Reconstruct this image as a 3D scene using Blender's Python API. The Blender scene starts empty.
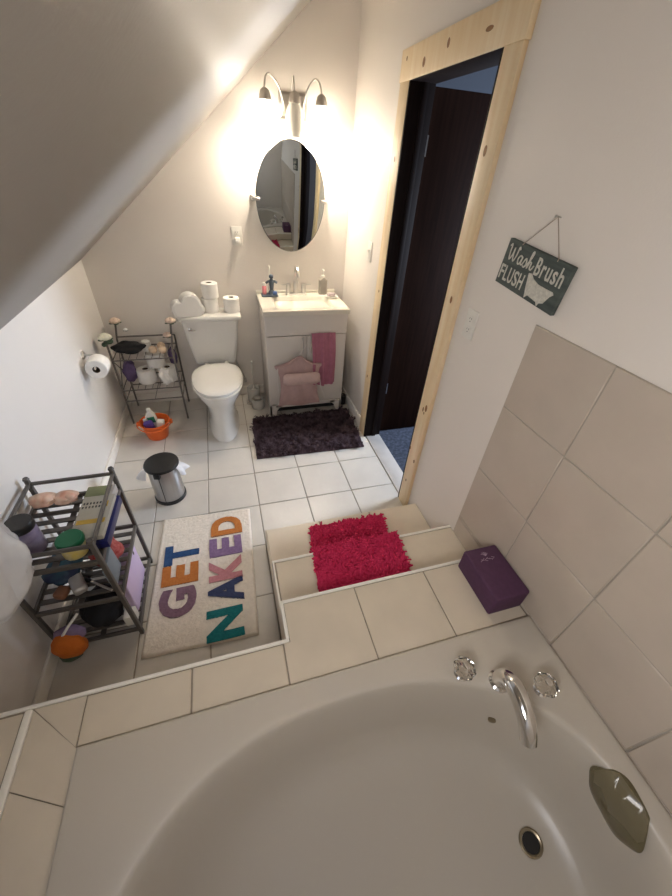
import bpy, bmesh, math, random
from mathutils import Vector, Matrix, noise
random.seed(7)
PI = math.pi
scene = bpy.context.scene
COL = scene.collection

# ------------------------------------------------------------------ materials
def mat(name, col, rough=0.5, metal=0.0, spec=0.5, noise_amt=0.0, noise_scale=20.0, col2=None, bump=0.0,
        bump_scale=80.0, trans=0.0, alpha=1.0, emit=None, estr=0.0, sheen=0.0, coat=0.0, ior=1.45, subsurf=0.0,
        stretch=(1, 1, 1), detail=4.0):
    m = bpy.data.materials.new(name)
    m.use_nodes = True
    nt = m.node_tree
    b = nt.nodes['Principled BSDF']
    b.inputs['Base Color'].default_value = (*col, 1)
    b.inputs['Roughness'].default_value = rough
    b.inputs['Metallic'].default_value = metal
    b.inputs['Specular IOR Level'].default_value = spec
    b.inputs['Transmission Weight'].default_value = trans
    b.inputs['Alpha'].default_value = alpha
    b.inputs['Sheen Weight'].default_value = sheen
    b.inputs['Coat Weight'].default_value = coat
    b.inputs['IOR'].default_value = ior
    if emit:
        b.inputs['Emission Color'].default_value = (*emit, 1)
        b.inputs['Emission Strength'].default_value = estr
    tc = nt.nodes.new('ShaderNodeTexCoord')
    mp = nt.nodes.new('ShaderNodeMapping')
    mp.inputs['Scale'].default_value = stretch
    nt.links.new(tc.outputs['Object'], mp.inputs['Vector'])
    if noise_amt > 0 or col2:
        n = nt.nodes.new('ShaderNodeTexNoise')
        n.inputs['Scale'].default_value = noise_scale
        n.inputs['Detail'].default_value = detail
        nt.links.new(mp.outputs['Vector'], n.inputs['Vector'])
        r = nt.nodes.new('ShaderNodeValToRGB')
        c2 = col2 or tuple(c * (1 - noise_amt) for c in col)
        r.color_ramp.elements[0].position = 0.32
        r.color_ramp.elements[1].position = 0.68
        r.color_ramp.elements[0].color = (*c2, 1)
        r.color_ramp.elements[1].color = (*col, 1)
        nt.links.new(n.outputs['Fac'], r.inputs['Fac'])
        nt.links.new(r.outputs['Color'], b.inputs['Base Color'])
    if bump > 0:
        n2 = nt.nodes.new('ShaderNodeTexNoise')
        n2.inputs['Scale'].default_value = bump_scale
        n2.inputs['Detail'].default_value = 3
        nt.links.new(mp.outputs['Vector'], n2.inputs['Vector'])
        bp = nt.nodes.new('ShaderNodeBump')
        bp.inputs['Strength'].default_value = bump
        bp.inputs['Distance'].default_value = 0.004
        nt.links.new(n2.outputs['Fac'], bp.inputs['Height'])
        nt.links.new(bp.outputs['Normal'], b.inputs['Normal'])
    return m

def srgb(r, g, b):
    f = lambda c: (c / 255 / 12.92) if c / 255 <= 0.04045 else ((c / 255 + 0.055) / 1.055) ** 2.4
    return (f(r), f(g), f(b))

M = {}
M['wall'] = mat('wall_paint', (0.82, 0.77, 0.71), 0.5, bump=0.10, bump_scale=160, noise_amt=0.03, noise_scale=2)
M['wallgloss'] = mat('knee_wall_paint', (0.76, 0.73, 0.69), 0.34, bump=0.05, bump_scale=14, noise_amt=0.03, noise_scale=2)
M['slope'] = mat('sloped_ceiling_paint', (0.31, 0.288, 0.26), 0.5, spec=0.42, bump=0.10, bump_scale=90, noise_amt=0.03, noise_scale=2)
M['tile'] = mat('floor_tile', (0.66, 0.62, 0.56), 0.30, noise_amt=0.07, noise_scale=7, bump=0.05, bump_scale=30)
M['decktile'] = mat('deck_tile', (0.74, 0.655, 0.53), 0.34, noise_amt=0.08, noise_scale=7, bump=0.05, bump_scale=30)
M['walltile'] = mat('wall_tile', (0.55, 0.475, 0.395), 0.32, noise_amt=0.08, noise_scale=6, bump=0.05, bump_scale=30)
M['grout'] = mat('grout', (0.33, 0.28, 0.22), 0.9)
M['wallgrout'] = mat('wall_grout', (0.42, 0.38, 0.32), 0.9)
M['whitetrim'] = mat('white_trim', (0.88, 0.84, 0.77), 0.3)
M['nosing'] = mat('metal_nosing', (0.95, 0.92, 0.85), 0.28, spec=.8)
M['tub'] = mat('tub_acrylic', (0.58, 0.53, 0.455), 0.28)
M['porcelain'] = mat('porcelain', (0.80, 0.785, 0.745), 0.12, coat=0.4)
M['chrome'] = mat('chrome', (0.82, 0.81, 0.79), 0.10, metal=1.0)
M['nickel'] = mat('brushed_nickel', (0.62, 0.60, 0.57), 0.28, metal=1.0)
M['steel'] = mat('brushed_steel', (0.50, 0.50, 0.51), 0.32, metal=1.0, noise_amt=0.1, noise_scale=60, stretch=(1, 1, 0.05))
M['mirror'] = mat('mirror_glass', (0.50, 0.54, 0.55), 0.015, metal=1.0)
M['cabinet'] = mat('cabinet_white', (0.72, 0.675, 0.62), 0.42)
M['marble'] = mat('cultured_marble', (0.76, 0.72, 0.62), 0.15, coat=0.3)
M['dark'] = mat('near_black_void', (0.012, 0.012, 0.013), 0.8)
M['black'] = mat('black_plastic', (0.014, 0.014, 0.015), 0.38)
M['blackcloth'] = mat('black_cloth', (0.010, 0.010, 0.012), 0.9, bump=0.4, bump_scale=200)
M['shadelit'] = mat('lit_frosted_glass', (0.95, 0.93, 0.88), 0.4, emit=(1.0, 0.88, 0.73), estr=4.0)
M['shadeoff'] = mat('frosted_glass', (0.88, 0.86, 0.76), 0.35, subsurf=0.2)
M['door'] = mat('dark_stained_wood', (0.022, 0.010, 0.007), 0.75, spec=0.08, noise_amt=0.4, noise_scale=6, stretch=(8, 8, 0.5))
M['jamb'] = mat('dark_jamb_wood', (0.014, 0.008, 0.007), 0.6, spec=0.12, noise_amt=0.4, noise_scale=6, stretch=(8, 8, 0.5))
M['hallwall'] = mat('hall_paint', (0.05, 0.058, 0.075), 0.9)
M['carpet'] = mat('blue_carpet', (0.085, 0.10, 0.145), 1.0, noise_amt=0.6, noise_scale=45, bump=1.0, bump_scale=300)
M['stone'] = mat('threshold_stone', (0.60, 0.56, 0.52), 0.4, noise_amt=0.15, noise_scale=9)
M['plastic_w'] = mat('white_plastic', (0.80, 0.78, 0.72), 0.35)
M['paper'] = mat('toilet_paper', (0.90, 0.88, 0.84), 0.95, bump=0.2, bump_scale=120)
M['cardboard'] = mat('cardboard_core', (0.10, 0.07, 0.045), 0.9)
M['cloud'] = mat('matte_white', (0.88, 0.87, 0.84), 0.6)
M['bronze'] = mat('wire_bronze', (0.17, 0.155, 0.14), 0.45, metal=0.5)
M['rose'] = mat('rose_cream', (0.80, 0.62, 0.50), 0.6, noise_amt=0.15, noise_scale=60)
M['leaf'] = mat('leaf_green', (0.06, 0.10, 0.06), 0.5)
M['peach'] = mat('peach_soap', (0.82, 0.62, 0.44), 0.6, noise_amt=0.2, noise_scale=25)
M['shell'] = mat('shell_pink', (0.80, 0.40, 0.28), 0.5, col2=(0.88, 0.72, 0.58), noise_scale=18)
M['purplecloth'] = mat('lavender_cloth', (0.16, 0.11, 0.24), 0.9, noise_amt=0.4, noise_scale=14)
M['orange'] = mat('orange_plastic', (0.72, 0.13, 0.02), 0.35)
M['plumrug'] = mat('plum_shag', (0.038, 0.022, 0.027), 0.95, spec=0.2, col2=(0.115, 0.078, 0.090), noise_scale=26)
M['pinkrug'] = mat('raspberry_chenille', (0.64, 0.040, 0.125), 0.95, spec=0.15, col2=(0.54, 0.026, 0.095), noise_scale=22)
M['matcream'] = mat('cream_cotton', (0.86, 0.78, 0.68), 0.95, noise_amt=0.10, noise_scale=50, bump=0.8, bump_scale=260)
M['rackgrey'] = mat('rack_grey_metal', (0.135, 0.125, 0.115), 0.42, metal=0.5)
M['purpleblock'] = mat('purple_foam', (0.092, 0.036, 0.086), 0.75, noise_amt=0.15, noise_scale=60)
M['blockprint'] = mat('pale_print', (0.45, 0.33, 0.42), 0.7)
M['slate'] = mat('slate_painted_wood', (0.095, 0.115, 0.105), 0.75, col2=(0.055, 0.07, 0.066), noise_scale=9, stretch=(1, 9, 1))
M['signwhite'] = mat('sign_white_paint', (0.66, 0.65, 0.58), 0.8, noise_amt=0.25, noise_scale=120)
M['twine'] = mat('twine', (0.40, 0.33, 0.27), 0.9)
M['crystal'] = mat('clear_acrylic', (0.95, 0.94, 0.90), 0.04, trans=1.0, ior=1.49)
M['cover'] = mat('smoky_green_vinyl', (0.19, 0.160, 0.085), 0.10, alpha=0.72)
M['hole'] = mat('drain_hole', (0.015, 0.013, 0.012), 0.6)
M['drainring'] = mat('aged_brass_ring', (0.30, 0.25, 0.17), 0.3, metal=0.9)
M['towel'] = mat('dusty_rose_towel', (0.45, 0.17, 0.24), 0.95, bump=0.7, bump_scale=320, noise_amt=0.15, noise_scale=30)
M['mesh'] = mat('pink_mesh', (0.56, 0.38, 0.36), 0.55, noise_amt=0.12, noise_scale=30)
M['pinkpillow'] = mat('pink_pillow', (0.70, 0.50, 0.46), 0.6, noise_amt=0.1, noise_scale=30)
M['cordwhite'] = mat('white_cord', (0.78, 0.74, 0.70), 0.7)
M['clearbag'] = mat('white_plastic_film', (0.86, 0.87, 0.90), 0.25, alpha=0.80, bump=.6, bump_scale=18)
M['liner'] = mat('bin_liner_film', (0.80, 0.80, 0.82), 0.3, alpha=0.92)
M['pink'] = mat('pink_plastic', (0.75, 0.25, 0.28), 0.4)
M['bluegrey'] = mat('blue_grey_plastic', (0.07, 0.09, 0.12), 0.45)
M['liquid'] = mat('grey_liquid', (0.34, 0.31, 0.27), 0.2, trans=0.2)
M['jarpurple'] = mat('jar_purple_salts', (0.20, 0.16, 0.27), 0.3, col2=(0.34, 0.30, 0.42), noise_scale=30, coat=0.4)
M['greenlid'] = mat('green_lid', (0.005, 0.13, 0.055), 0.35)
M['yellowlabel'] = mat('yellow_label', (0.62, 0.48, 0.10), 0.5, col2=(0.55, 0.50, 0.34), noise_scale=30)
M['olivebox'] = mat('olive_box', (0.25, 0.27, 0.13), 0.5)
M['kraft'] = mat('tan_carton', (0.44, 0.42, 0.36), 0.6, noise_amt=0.1, noise_scale=20)
M['ink'] = mat('dark_print', (0.06, 0.06, 0.06), 0.7)
M['goldprint'] = mat('gold_print', (0.50, 0.33, 0.05), 0.6)
M['navy'] = mat('navy_gloss', (0.010, 0.013, 0.10), 0.3)
M['redmesh'] = mat('red_mesh', (0.32, 0.02, 0.02), 0.6, col2=(0.50, 0.14, 0.12), noise_scale=60)
M['greypanel'] = mat('grey_blue_card', (0.22, 0.26, 0.30), 0.5)
M['lavender'] = mat('lavender_box', (0.68, 0.55, 0.80), 0.35)
M['teal'] = mat('teal_pouch', (0.03, 0.11, 0.14), 0.6, col2=(0.02, 0.03, 0.08), noise_scale=16)
M['silver'] = mat('silver_wrap', (0.50, 0.48, 0.46), 0.3, metal=0.4)
M['sponge_o'] = mat('orange_scrubber', (0.62, 0.16, 0.02), 0.9, bump=1.0, bump_scale=120)
M['sponge_p'] = mat('mauve_scrubber', (0.24, 0.17, 0.27), 0.9, bump=1.0, bump_scale=120)
M['green'] = mat('green_plastic', (0.03, 0.22, 0.12), 0.4)
M['violet'] = mat('violet_wrap', (0.10, 0.06, 0.30), 0.4)
M['brownwrap'] = mat('brown_wrap', (0.24, 0.11, 0.06), 0.5)
M['brushclear'] = mat('translucent_holder', (0.72, 0.71, 0.67), 0.2, alpha=0.75)
M['windowframe'] = mat('hall_window_frame', (0.75, 0.75, 0.75), 0.5)

def pine():
    m = bpy.data.materials.new('knotty_pine')
    m.use_nodes = True
    nt = m.node_tree
    b = nt.nodes['Principled BSDF']
    b.inputs['Roughness'].default_value = 0.5
    tc = nt.nodes.new('ShaderNodeTexCoord')
    mp = nt.nodes.new('ShaderNodeMapping')
    mp.inputs['Scale'].default_value = (14, 14, 1.2)
    nt.links.new(tc.outputs['Object'], mp.inputs['Vector'])
    n = nt.nodes.new('ShaderNodeTexNoise')
    n.inputs['Scale'].default_value = 2.2
    n.inputs['Detail'].default_value = 5
    nt.links.new(mp.outputs['Vector'], n.inputs['Vector'])
    r = nt.nodes.new('ShaderNodeValToRGB')
    r.color_ramp.elements[0].position = 0.35
    r.color_ramp.elements[1].position = 0.7
    r.color_ramp.elements[0].color = (0.80, 0.61, 0.36, 1)
    r.color_ramp.elements[1].color = (0.88, 0.73, 0.50, 1)
    nt.links.new(n.outputs['Fac'], r.inputs['Fac'])
    nt.links.new(r.outputs['Color'], b.inputs['Base Color'])
    return m
M['pine'] = pine()
M['knot'] = mat('pine_knot', (0.20, 0.085, 0.03), 0.55, col2=(0.34, 0.17, 0.06), noise_scale=60)

# ------------------------------------------------------------------ mesh helpers
def bm_new():
    return bmesh.new()

def _merge(bm, tmp, mi=0, xf=None):
    if xf is not None:
        bmesh.ops.transform(tmp, matrix=xf, verts=tmp.verts)
    vm = {v: bm.verts.new(v.co) for v in tmp.verts}
    for f in tmp.faces:
        try:
            nf = bm.faces.new([vm[v] for v in f.verts])
            nf.material_index = mi
        except ValueError:
            pass
    tmp.free()

def box(bm, c, s, bev=0.0, seg=2, mi=0, rot=None):
    t = bmesh.new()
    bmesh.ops.create_cube(t, size=1)
    bmesh.ops.scale(t, vec=s, verts=t.verts)
    if bev > 0:
        bmesh.ops.bevel(t, geom=list(t.edges), offset=min(bev, min(s) * 0.45), segments=seg, profile=0.5, affect='EDGES')
    x = Matrix.Translation(c)
    if rot is not None:
        x = x @ rot
    _merge(bm, t, mi, x)

def box2(bm, a, b, bev=0.0, seg=2, mi=0):
    c = [(a[i] + b[i]) / 2 for i in range(3)]
    s = [abs(b[i] - a[i]) for i in range(3)]
    box(bm, c, s, bev, seg, mi)

def loft(bm, rings, cap0=True, cap1=True, mi=0, close=True):
    vr = [[bm.verts.new(p) for p in r] for r in rings]
    n = len(vr[0])
    for i in range(len(vr) - 1):
        for j in range(n if close else n - 1):
            k = (j + 1) % n
            f = bm.faces.new([vr[i][j], vr[i][k], vr[i + 1][k], vr[i + 1][j]])
            f.material_index = mi
    if cap0:
        bm.faces.new(list(reversed(vr[0]))).material_index = mi
    if cap1:
        bm.faces.new(vr[-1]).material_index = mi

def circ(c, r, n=20, ax=(0, 0, 1), ry=None, ph=0.0):
    z = Vector(ax).normalized()
    x = z.orthogonal().normalized() if abs(z.z) < 0.999 else Vector((1, 0, 0))
    y = z.cross(x)
    ry = r if ry is None else ry
    return [Vector(c) + x * (r * math.cos(ph + 2 * PI * i / n)) + y * (ry * math.sin(ph + 2 * PI * i / n)) for i in range(n)]

def lathe(bm, prof, c=(0, 0, 0), n=24, ax=(0, 0, 1), mi=0, cap0=True, cap1=True):
    z = Vector(ax).normalized()
    rings = [circ(Vector(c) + z * h, max(r, 1e-4), n, ax) for r, h in prof]
    loft(bm, rings, cap0, cap1, mi)

def smooth_path(pts, sub=6):
    P = [Vector(p) for p in pts]
    if len(P) < 3:
        return P
    out = []
    for i in range(len(P) - 1):
        p0 = P[max(i - 1, 0)]; p1 = P[i]; p2 = P[i + 1]; p3 = P[min(i + 2, len(P) - 1)]
        for k in range(sub):
            t = k / sub
            out.append(0.5 * ((2 * p1) + (-p0 + p2) * t + (2 * p0 - 5 * p1 + 4 * p2 - p3) * t * t + (-p0 + 3 * p1 - 3 * p2 + p3) * t ** 3))
    out.append(P[-1])
    return out

def tube(bm, pts, r, n=8, mi=0, closed=False):
    P = [Vector(p) for p in pts]
    L = len(P)
    rings = []
    ref = None
    for i in range(L):
        if closed:
            d = P[(i + 1) % L] - P[(i - 1) % L]
        else:
            d = P[min(i + 1, L - 1)] - P[max(i - 1, 0)]
        d.normalize()
        if ref is None:
            ref = d.orthogonal().normalized()
        ref = (ref - d * ref.dot(d))
        ref = ref.normalized() if ref.length > 1e-6 else d.orthogonal().normalized()
        y = d.cross(ref)
        rr = r[i] if isinstance(r, (list, tuple)) else r
        rings.append([P[i] + ref * (rr * math.cos(2 * PI * k / n)) + y * (rr * math.sin(2 * PI * k / n)) for k in range(n)])
    if closed:
        rings.append(rings[0])
        loft(bm, rings, False, False, mi)
        bmesh.ops.remove_doubles(bm, verts=bm.verts, dist=1e-6)
    else:
        loft(bm, rings, True, True, mi)

def ball(bm, c, r, mi=0, sx=(1, 1, 1), sub=3, jit=0.0, seed=0):
    t = bmesh.new()
    bmesh.ops.create_icosphere(t, subdivisions=sub, radius=1)
    for v in t.verts:
        k = 1 + jit * noise.noise(v.co * 1.7 + Vector((seed * 3.1, seed, 0)))
        v.co = Vector((v.co.x * r * sx[0] * k, v.co.y * r * sx[1] * k, v.co.z * r * sx[2] * k))
    _merge(bm, t, mi, Matrix.Translation(c))

def prism(bm, pts2, z0, z1, mi=0, xf=None):
    """extrude a 2D outline (xy) from z0 to z1"""
    t = bmesh.new()
    a = [t.verts.new((p[0], p[1], z0)) for p in pts2]
    b = [t.verts.new((p[0], p[1], z1)) for p in pts2]
    n = len(a)
    t.faces.new(list(reversed(a)))
    t.faces.new(b)
    for i in range(n):
        k = (i + 1) % n
        t.faces.new([a[i], a[k], b[k], b[i]])
    _merge(bm, t, mi, xf)

def cloth(bm, f, nu, nv, th=0.004, mi=0):
    """closed thin shell over the surface f(u, v), u and v in 0..1"""
    P = [[Vector(f(i / nu, j / nv)) for j in range(nv + 1)] for i in range(nu + 1)]
    N = []
    for i in range(nu + 1):
        row = []
        for j in range(nv + 1):
            du = P[min(i + 1, nu)][j] - P[max(i - 1, 0)][j]
            dv = P[i][min(j + 1, nv)] - P[i][max(j - 1, 0)]
            nn = du.cross(dv)
            row.append(nn.normalized() if nn.length > 1e-9 else Vector((0, 0, 1)))
        N.append(row)
    A = [[bm.verts.new(P[i][j] + N[i][j] * th / 2) for j in range(nv + 1)] for i in range(nu + 1)]
    B = [[bm.verts.new(P[i][j] - N[i][j] * th / 2) for j in range(nv + 1)] for i in range(nu + 1)]
    def q(a, b, c, d):
        bm.faces.new([a, b, c, d]).material_index = mi
    for i in range(nu):
        for j in range(nv):
            q(A[i][j], A[i + 1][j], A[i + 1][j + 1], A[i][j + 1])
            q(B[i][j], B[i][j + 1], B[i + 1][j + 1], B[i + 1][j])
    for i in range(nu):
        q(A[i][0], B[i][0], B[i + 1][0], A[i + 1][0])
        q(A[i][nv], A[i + 1][nv], B[i + 1][nv], B[i][nv])
    for j in range(nv):
        q(A[0][j], A[0][j + 1], B[0][j + 1], B[0][j])
        q(A[nu][j], B[nu][j], B[nu][j + 1], A[nu][j + 1])

def obj(name, bm, mats, parent=None, label=None, smooth=True, kind=None, angle=40):
    bmesh.ops.recalc_face_normals(bm, faces=bm.faces)
    for f in bm.faces:
        f.smooth = smooth
    if smooth:
        lim = math.radians(angle)
        for e in bm.edges:
            if len(e.link_faces) == 2 and e.calc_face_angle(0) > lim:
                e.smooth = False
    me = bpy.data.meshes.new(name)
    bm.to_mesh(me)
    bm.free()
    for m in (mats if isinstance(mats, (list, tuple)) else [mats]):
        me.materials.append(m)
    o = bpy.data.objects.new(name, me)
    COL.objects.link(o)
    if parent is not None:
        o.parent = parent
    if label:
        o['label'] = label
    if kind:
        o['kind'] = kind
    return o

def tag(o, label, cat, group=None):
    o['label'] = label
    o['category'] = cat
    if group:
        o['group'] = group
    return o

def thing(name, label, cat, loc=(0, 0, 0), rz=0.0, group=None, mw=None):
    o = bpy.data.objects.new(name, None)
    COL.objects.link(o)
    o.empty_display_size = 0.05
    if mw is not None:
        o.matrix_world = mw
    else:
        o.location = loc
        o.rotation_euler = (0, 0, rz)
    return tag(o, label, cat, group)

def copy_thing(o, loc, rz, label, group=None):
    r = o.copy(); COL.objects.link(r)
    r.location = loc; r.rotation_euler = (0, 0, rz); r['label'] = label
    if group:
        r['group'] = group
    for ch in list(o.children):
        c = ch.copy(); COL.objects.link(c); c.parent = r
        for g in list(ch.children):
            d = g.copy(); COL.objects.link(d); d.parent = c
    return r

def struct(name, bm, m, parent=None, smooth=True):
    o = obj(name, bm, m, parent, smooth=smooth)
    if parent is None:
        o['kind'] = 'structure'
    return o

def text_bm(s, w, h, d, shear=0.0, offset=0.0, spacing=1.0):
    """letters of the string s as a solid, its box running 0..w, 0..h, 0..d"""
    cu = bpy.data.curves.new('lettering_source', 'FONT')
    cu.body = s; cu.size = 1; cu.extrude = 0.05; cu.shear = shear; cu.offset = offset
    cu.space_character = spacing; cu.resolution_u = 4
    o = bpy.data.objects.new('lettering_source', cu)
    COL.objects.link(o)
    bpy.context.view_layer.update()
    dg = bpy.context.evaluated_depsgraph_get()
    me = bpy.data.meshes.new_from_object(o.evaluated_get(dg))
    bm = bmesh.new(); bm.from_mesh(me)
    bpy.data.objects.remove(o); bpy.data.curves.remove(cu); bpy.data.meshes.remove(me)
    xs = [v.co.x for v in bm.verts]; ys = [v.co.y for v in bm.verts]; zs = [v.co.z for v in bm.verts]
    for v in bm.verts:
        v.co = Vector(((v.co.x - min(xs)) / (max(xs) - min(xs)) * w, (v.co.y - min(ys)) / (max(ys) - min(ys)) * h,
                       (v.co.z - min(zs)) / (max(zs) - min(zs)) * d))
    return bm

def xform(bm, mx):
    bmesh.ops.transform(bm, matrix=mx, verts=bm.verts)
    return bm

def frame(o, x, y, z):
    return Matrix(((x[0], y[0], z[0], o[0]), (x[1], y[1], z[1], o[1]), (x[2], y[2], z[2], o[2]), (0, 0, 0, 1)))

T = Matrix.Translation
def RX(a): return Matrix.Rotation(a, 4, 'X')
def RY(a): return Matrix.Rotation(a, 4, 'Y')
def RZ(a): return Matrix.Rotation(a, 4, 'Z')

# ------------------------------------------------------------------ room dimensions (metres)
W = 1.843           # right wall
KZ = 1.114          # knee wall height
SL = 0.8373         # slope of the ceiling
CZ = 2.50           # flat ceiling
H = 0.407           # tub deck
H1, H2 = 0.125, 0.297
Y1, Y1B, Y2, Y3 = -2.4426, -2.300, -2.0422, -1.7179
XS = 0.935
TYB = -2.5882       # rear edge of the tub
TXL = 0.331
YF = -3.76          # wall behind the camera
D0, D1, DZ = -0.845, -1.550, 2.035   # door opening

# ------------------------------------------------------------------ setting
G = 0.005
def tiles(bm, xs, ys, z, th, bev=0.0025, mi=1, clip=None):
    for i in range(len(xs) - 1):
        for j in range(len(ys) - 1):
            x0, x1, y0, y1 = xs[i], xs[i + 1], ys[j], ys[j + 1]
            if x1 - x0 < 0.012 or abs(y1 - y0) < 0.012:
                continue
            if clip and clip((x0 + x1) / 2, (y0 + y1) / 2):
                continue
            box2(bm, (x0 + G / 2, y0 + (G / 2 if y1 > y0 else -G / 2), z - th), (x1 - G / 2, y1 - (G / 2 if y1 > y0 else -G / 2), z), bev, 1, mi)

bm = bm_new()
box2(bm, (-0.1, 0.1, -0.12), (W, YF - 0.1, -0.004))
gx = [0.0] + [0.0166 + 0.305 * k for k in range(1, 6)] + [W]
gy = [0.0] + [-0.1919 - 0.305 * k for k in range(0, 8)] + [Y1 - 0.02]
tiles(bm, gx, gy, 0.0, 0.008, clip=lambda x, y: x > XS and y < Y3)
struct('floor', bm, [M['grout'], M['tile']])

# stepped platform and deck around the tub
def tile_poly(bm, pts, z, th=0.008, mi=1):
    c = Vector((sum(p[0] for p in pts) / len(pts), sum(p[1] for p in pts) / len(pts)))
    q = [(p[0] - (p[0] - c.x) * 0.012, p[1] - (p[1] - c.y) * 0.012) for p in pts]
    prism(bm, q, z - th, z, mi)

bm = bm_new()
box2(bm, (XS + 0.006, Y3 - 0.006, -0.01), (W, Y2, H1 - 0.004))
tiles(bm, [XS + 0.003, 1.2366, 1.538, W], [Y3 - 0.002, Y2 + 0.012], H1, 0.008)
box2(bm, (XS, Y3, 0.003), (W, Y3 - 0.006, H1 - 0.006), 0.001, 1, 1)
for y0, y1 in ((Y3, Y2),):
    box2(bm, (XS, y0 - 0.004, 0.003), (XS + 0.006, y1, H1 - 0.006), 0.001, 1, 1)
struct('step_lower', bm, [M['grout'], M['decktile']])
bm = bm_new()
box2(bm, (XS + 0.006, Y2 - 0.006, -0.01), (W, Y1B, H2 - 0.004))
tiles(bm, [XS + 0.012, 1.2366, 1.53, W], [Y2 - 0.012, Y1B + 0.012], H2, 0.008)
box2(bm, (XS, Y2, H1), (W, Y2 - 0.006, H2 - 0.006), 0.001, 1, 1)
box2(bm, (XS, Y2 - 0.004, 0.003), (XS + 0.006, Y1B, H2 - 0.006), 0.001, 1, 1)
struct('step_upper', bm, [M['grout'], M['decktile']])

bm = bm_new()
box2(bm, (0.0, Y1 - 0.006, -0.01), (W, TYB + 0.004, H - 0.004))
box2(bm, (XS + 0.006, Y1B - 0.006, -0.01), (W, Y1, H - 0.004))
box2(bm, (0.0, TYB + 0.004, -0.01), (TXL - 0.006, YF, H - 0.004))
# riser faces
box2(bm, (0.0, Y1, 0.003), (XS, Y1 - 0.006, H - 0.006), 0.001, 1, 1)
box2(bm, (XS, Y1B, H2), (W, Y1B - 0.006, H - 0.006), 0.001, 1, 1)
box2(bm, (XS, Y1B - 0.004, 0.003), (XS + 0.006, Y1, H - 0.006), 0.001, 1, 1)
xr = [0.325, 0.626, 0.923]
for i in range(2):
    tiles(bm, [xr[i], xr[i + 1]], [Y1 - 0.012, TYB + 0.002], H, 0.008)
box2(bm, (0.923 + G / 2, Y1 - 0.0125, H - 0.008), (1.2255 - G / 2, TYB + 0.002 + G / 2, H), 0, 1, 1)
box2(bm, (XS + 0.0125, Y1B - 0.0145, H - 0.008), (1.2255 - G / 2, Y1 - 0.0125, H), 0, 1, 1)
tiles(bm, [1.2255, 1.529, W - 0.008], [Y1B - 0.012, TYB + 0.002], H, 0.008)
XL = 0.188
tile_poly(bm, [(XL, Y1 - 0.013), (0.325, Y1 - 0.013), (0.325, TYB + 0.004)], H)
tile_poly(bm, [(XL, Y1 - 0.015), (TXL - 0.001, TYB), (TXL - 0.001, -2.708), (XL, -2.640)], H)
yy = [-2.64, -2.945, -3.25, -3.555, YF]
for i in range(4):
    e0 = 0.068 if i == 0 else 0.0
    tile_poly(bm, [(XL, yy[i]), (TXL - 0.001, yy[i] - e0), (TXL - 0.001, yy[i + 1]), (XL, yy[i + 1])], H)
tiles(bm, [0.0, 0.165], [Y1 - 0.012, -2.75], H - 0.003, 0.008)
tiles(bm, [0.0, 0.165], [-2.75, -3.05, -3.36, YF], H - 0.003, 0.008)
struct('tub_deck', bm, [M['grout'], M['decktile']])

bm = bm_new()
def nosing(a, b, z, w=0.012):
    box2(bm, (min(a[0], b[0]) - (w / 2 if a[0] == b[0] else 0), min(a[1], b[1]) - (w / 2 if a[1] == b[1] else 0), z - 0.016),
         (max(a[0], b[0]) + (w / 2 if a[0] == b[0] else 0), max(a[1], b[1]) + (w / 2 if a[1] == b[1] else 0), z + 0.002), 0.003, 2)
nosing((0.0, Y1 - 0.005), (XS + 0.01, Y1 - 0.005), H)
nosing((XS + 0.005, Y1), (XS + 0.005, Y1B), H)
nosing((XS, Y1B - 0.005), (W, Y1B - 0.005), H)
nosing((XS, Y2 - 0.005), (W, Y2 - 0.005), H2)
nosing((XS + 0.005, Y1B), (XS + 0.005, Y2), H2, 0.008)
box2(bm, (0.166, Y1 - 0.012, H - 0.01), (0.187, YF, H + 0.006), 0.006, 3)
struct('trim_1', bm, M['nosing'])

bm = bm_new()
box2(bm, (-0.1, 0.1, -0.1), (0.0, YF, KZ))
struct('wall_left', bm, M['wallgloss'])
bm = bm_new()
box2(bm, (-0.1, 0.0, -0.1), (W + 0.11, 0.1, 2.7))
struct('wall_back', bm, M['wall'])
bm = bm_new()
box2(bm, (-0.1, YF, -0.1), (W + 0.11, YF - 0.1, 2.7))
struct('wall_front', bm, M['wall'])
bm = bm_new()
WT = 0.115
box2(bm, (W, 0.0, -0.1), (W + WT, D0, 2.7))
box2(bm, (W, D1, -0.1), (W + WT, YF, 2.7))
box2(bm, (W, D0, DZ + 0.012), (W + WT, D1, 2.7))
struct('wall_right', bm, M['wall'])
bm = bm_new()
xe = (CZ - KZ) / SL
KX0, KX1, KY0, KY1 = 0.28, 0.80, -3.06, -3.62      # opening for the added roof window, unseen behind the photographer
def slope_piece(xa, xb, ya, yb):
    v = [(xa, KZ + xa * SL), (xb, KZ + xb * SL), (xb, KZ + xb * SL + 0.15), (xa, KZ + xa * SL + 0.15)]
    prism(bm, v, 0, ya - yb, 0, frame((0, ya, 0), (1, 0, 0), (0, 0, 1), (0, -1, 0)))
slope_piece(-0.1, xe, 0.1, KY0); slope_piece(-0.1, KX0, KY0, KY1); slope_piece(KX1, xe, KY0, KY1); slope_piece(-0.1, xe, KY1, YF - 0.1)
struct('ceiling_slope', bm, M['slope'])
bm = bm_new()
box2(bm, (xe - 0.02, 0.1, CZ), (W + 0.11, YF - 0.1, CZ + 0.1))
struct('ceiling', bm, M['wall'])

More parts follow.
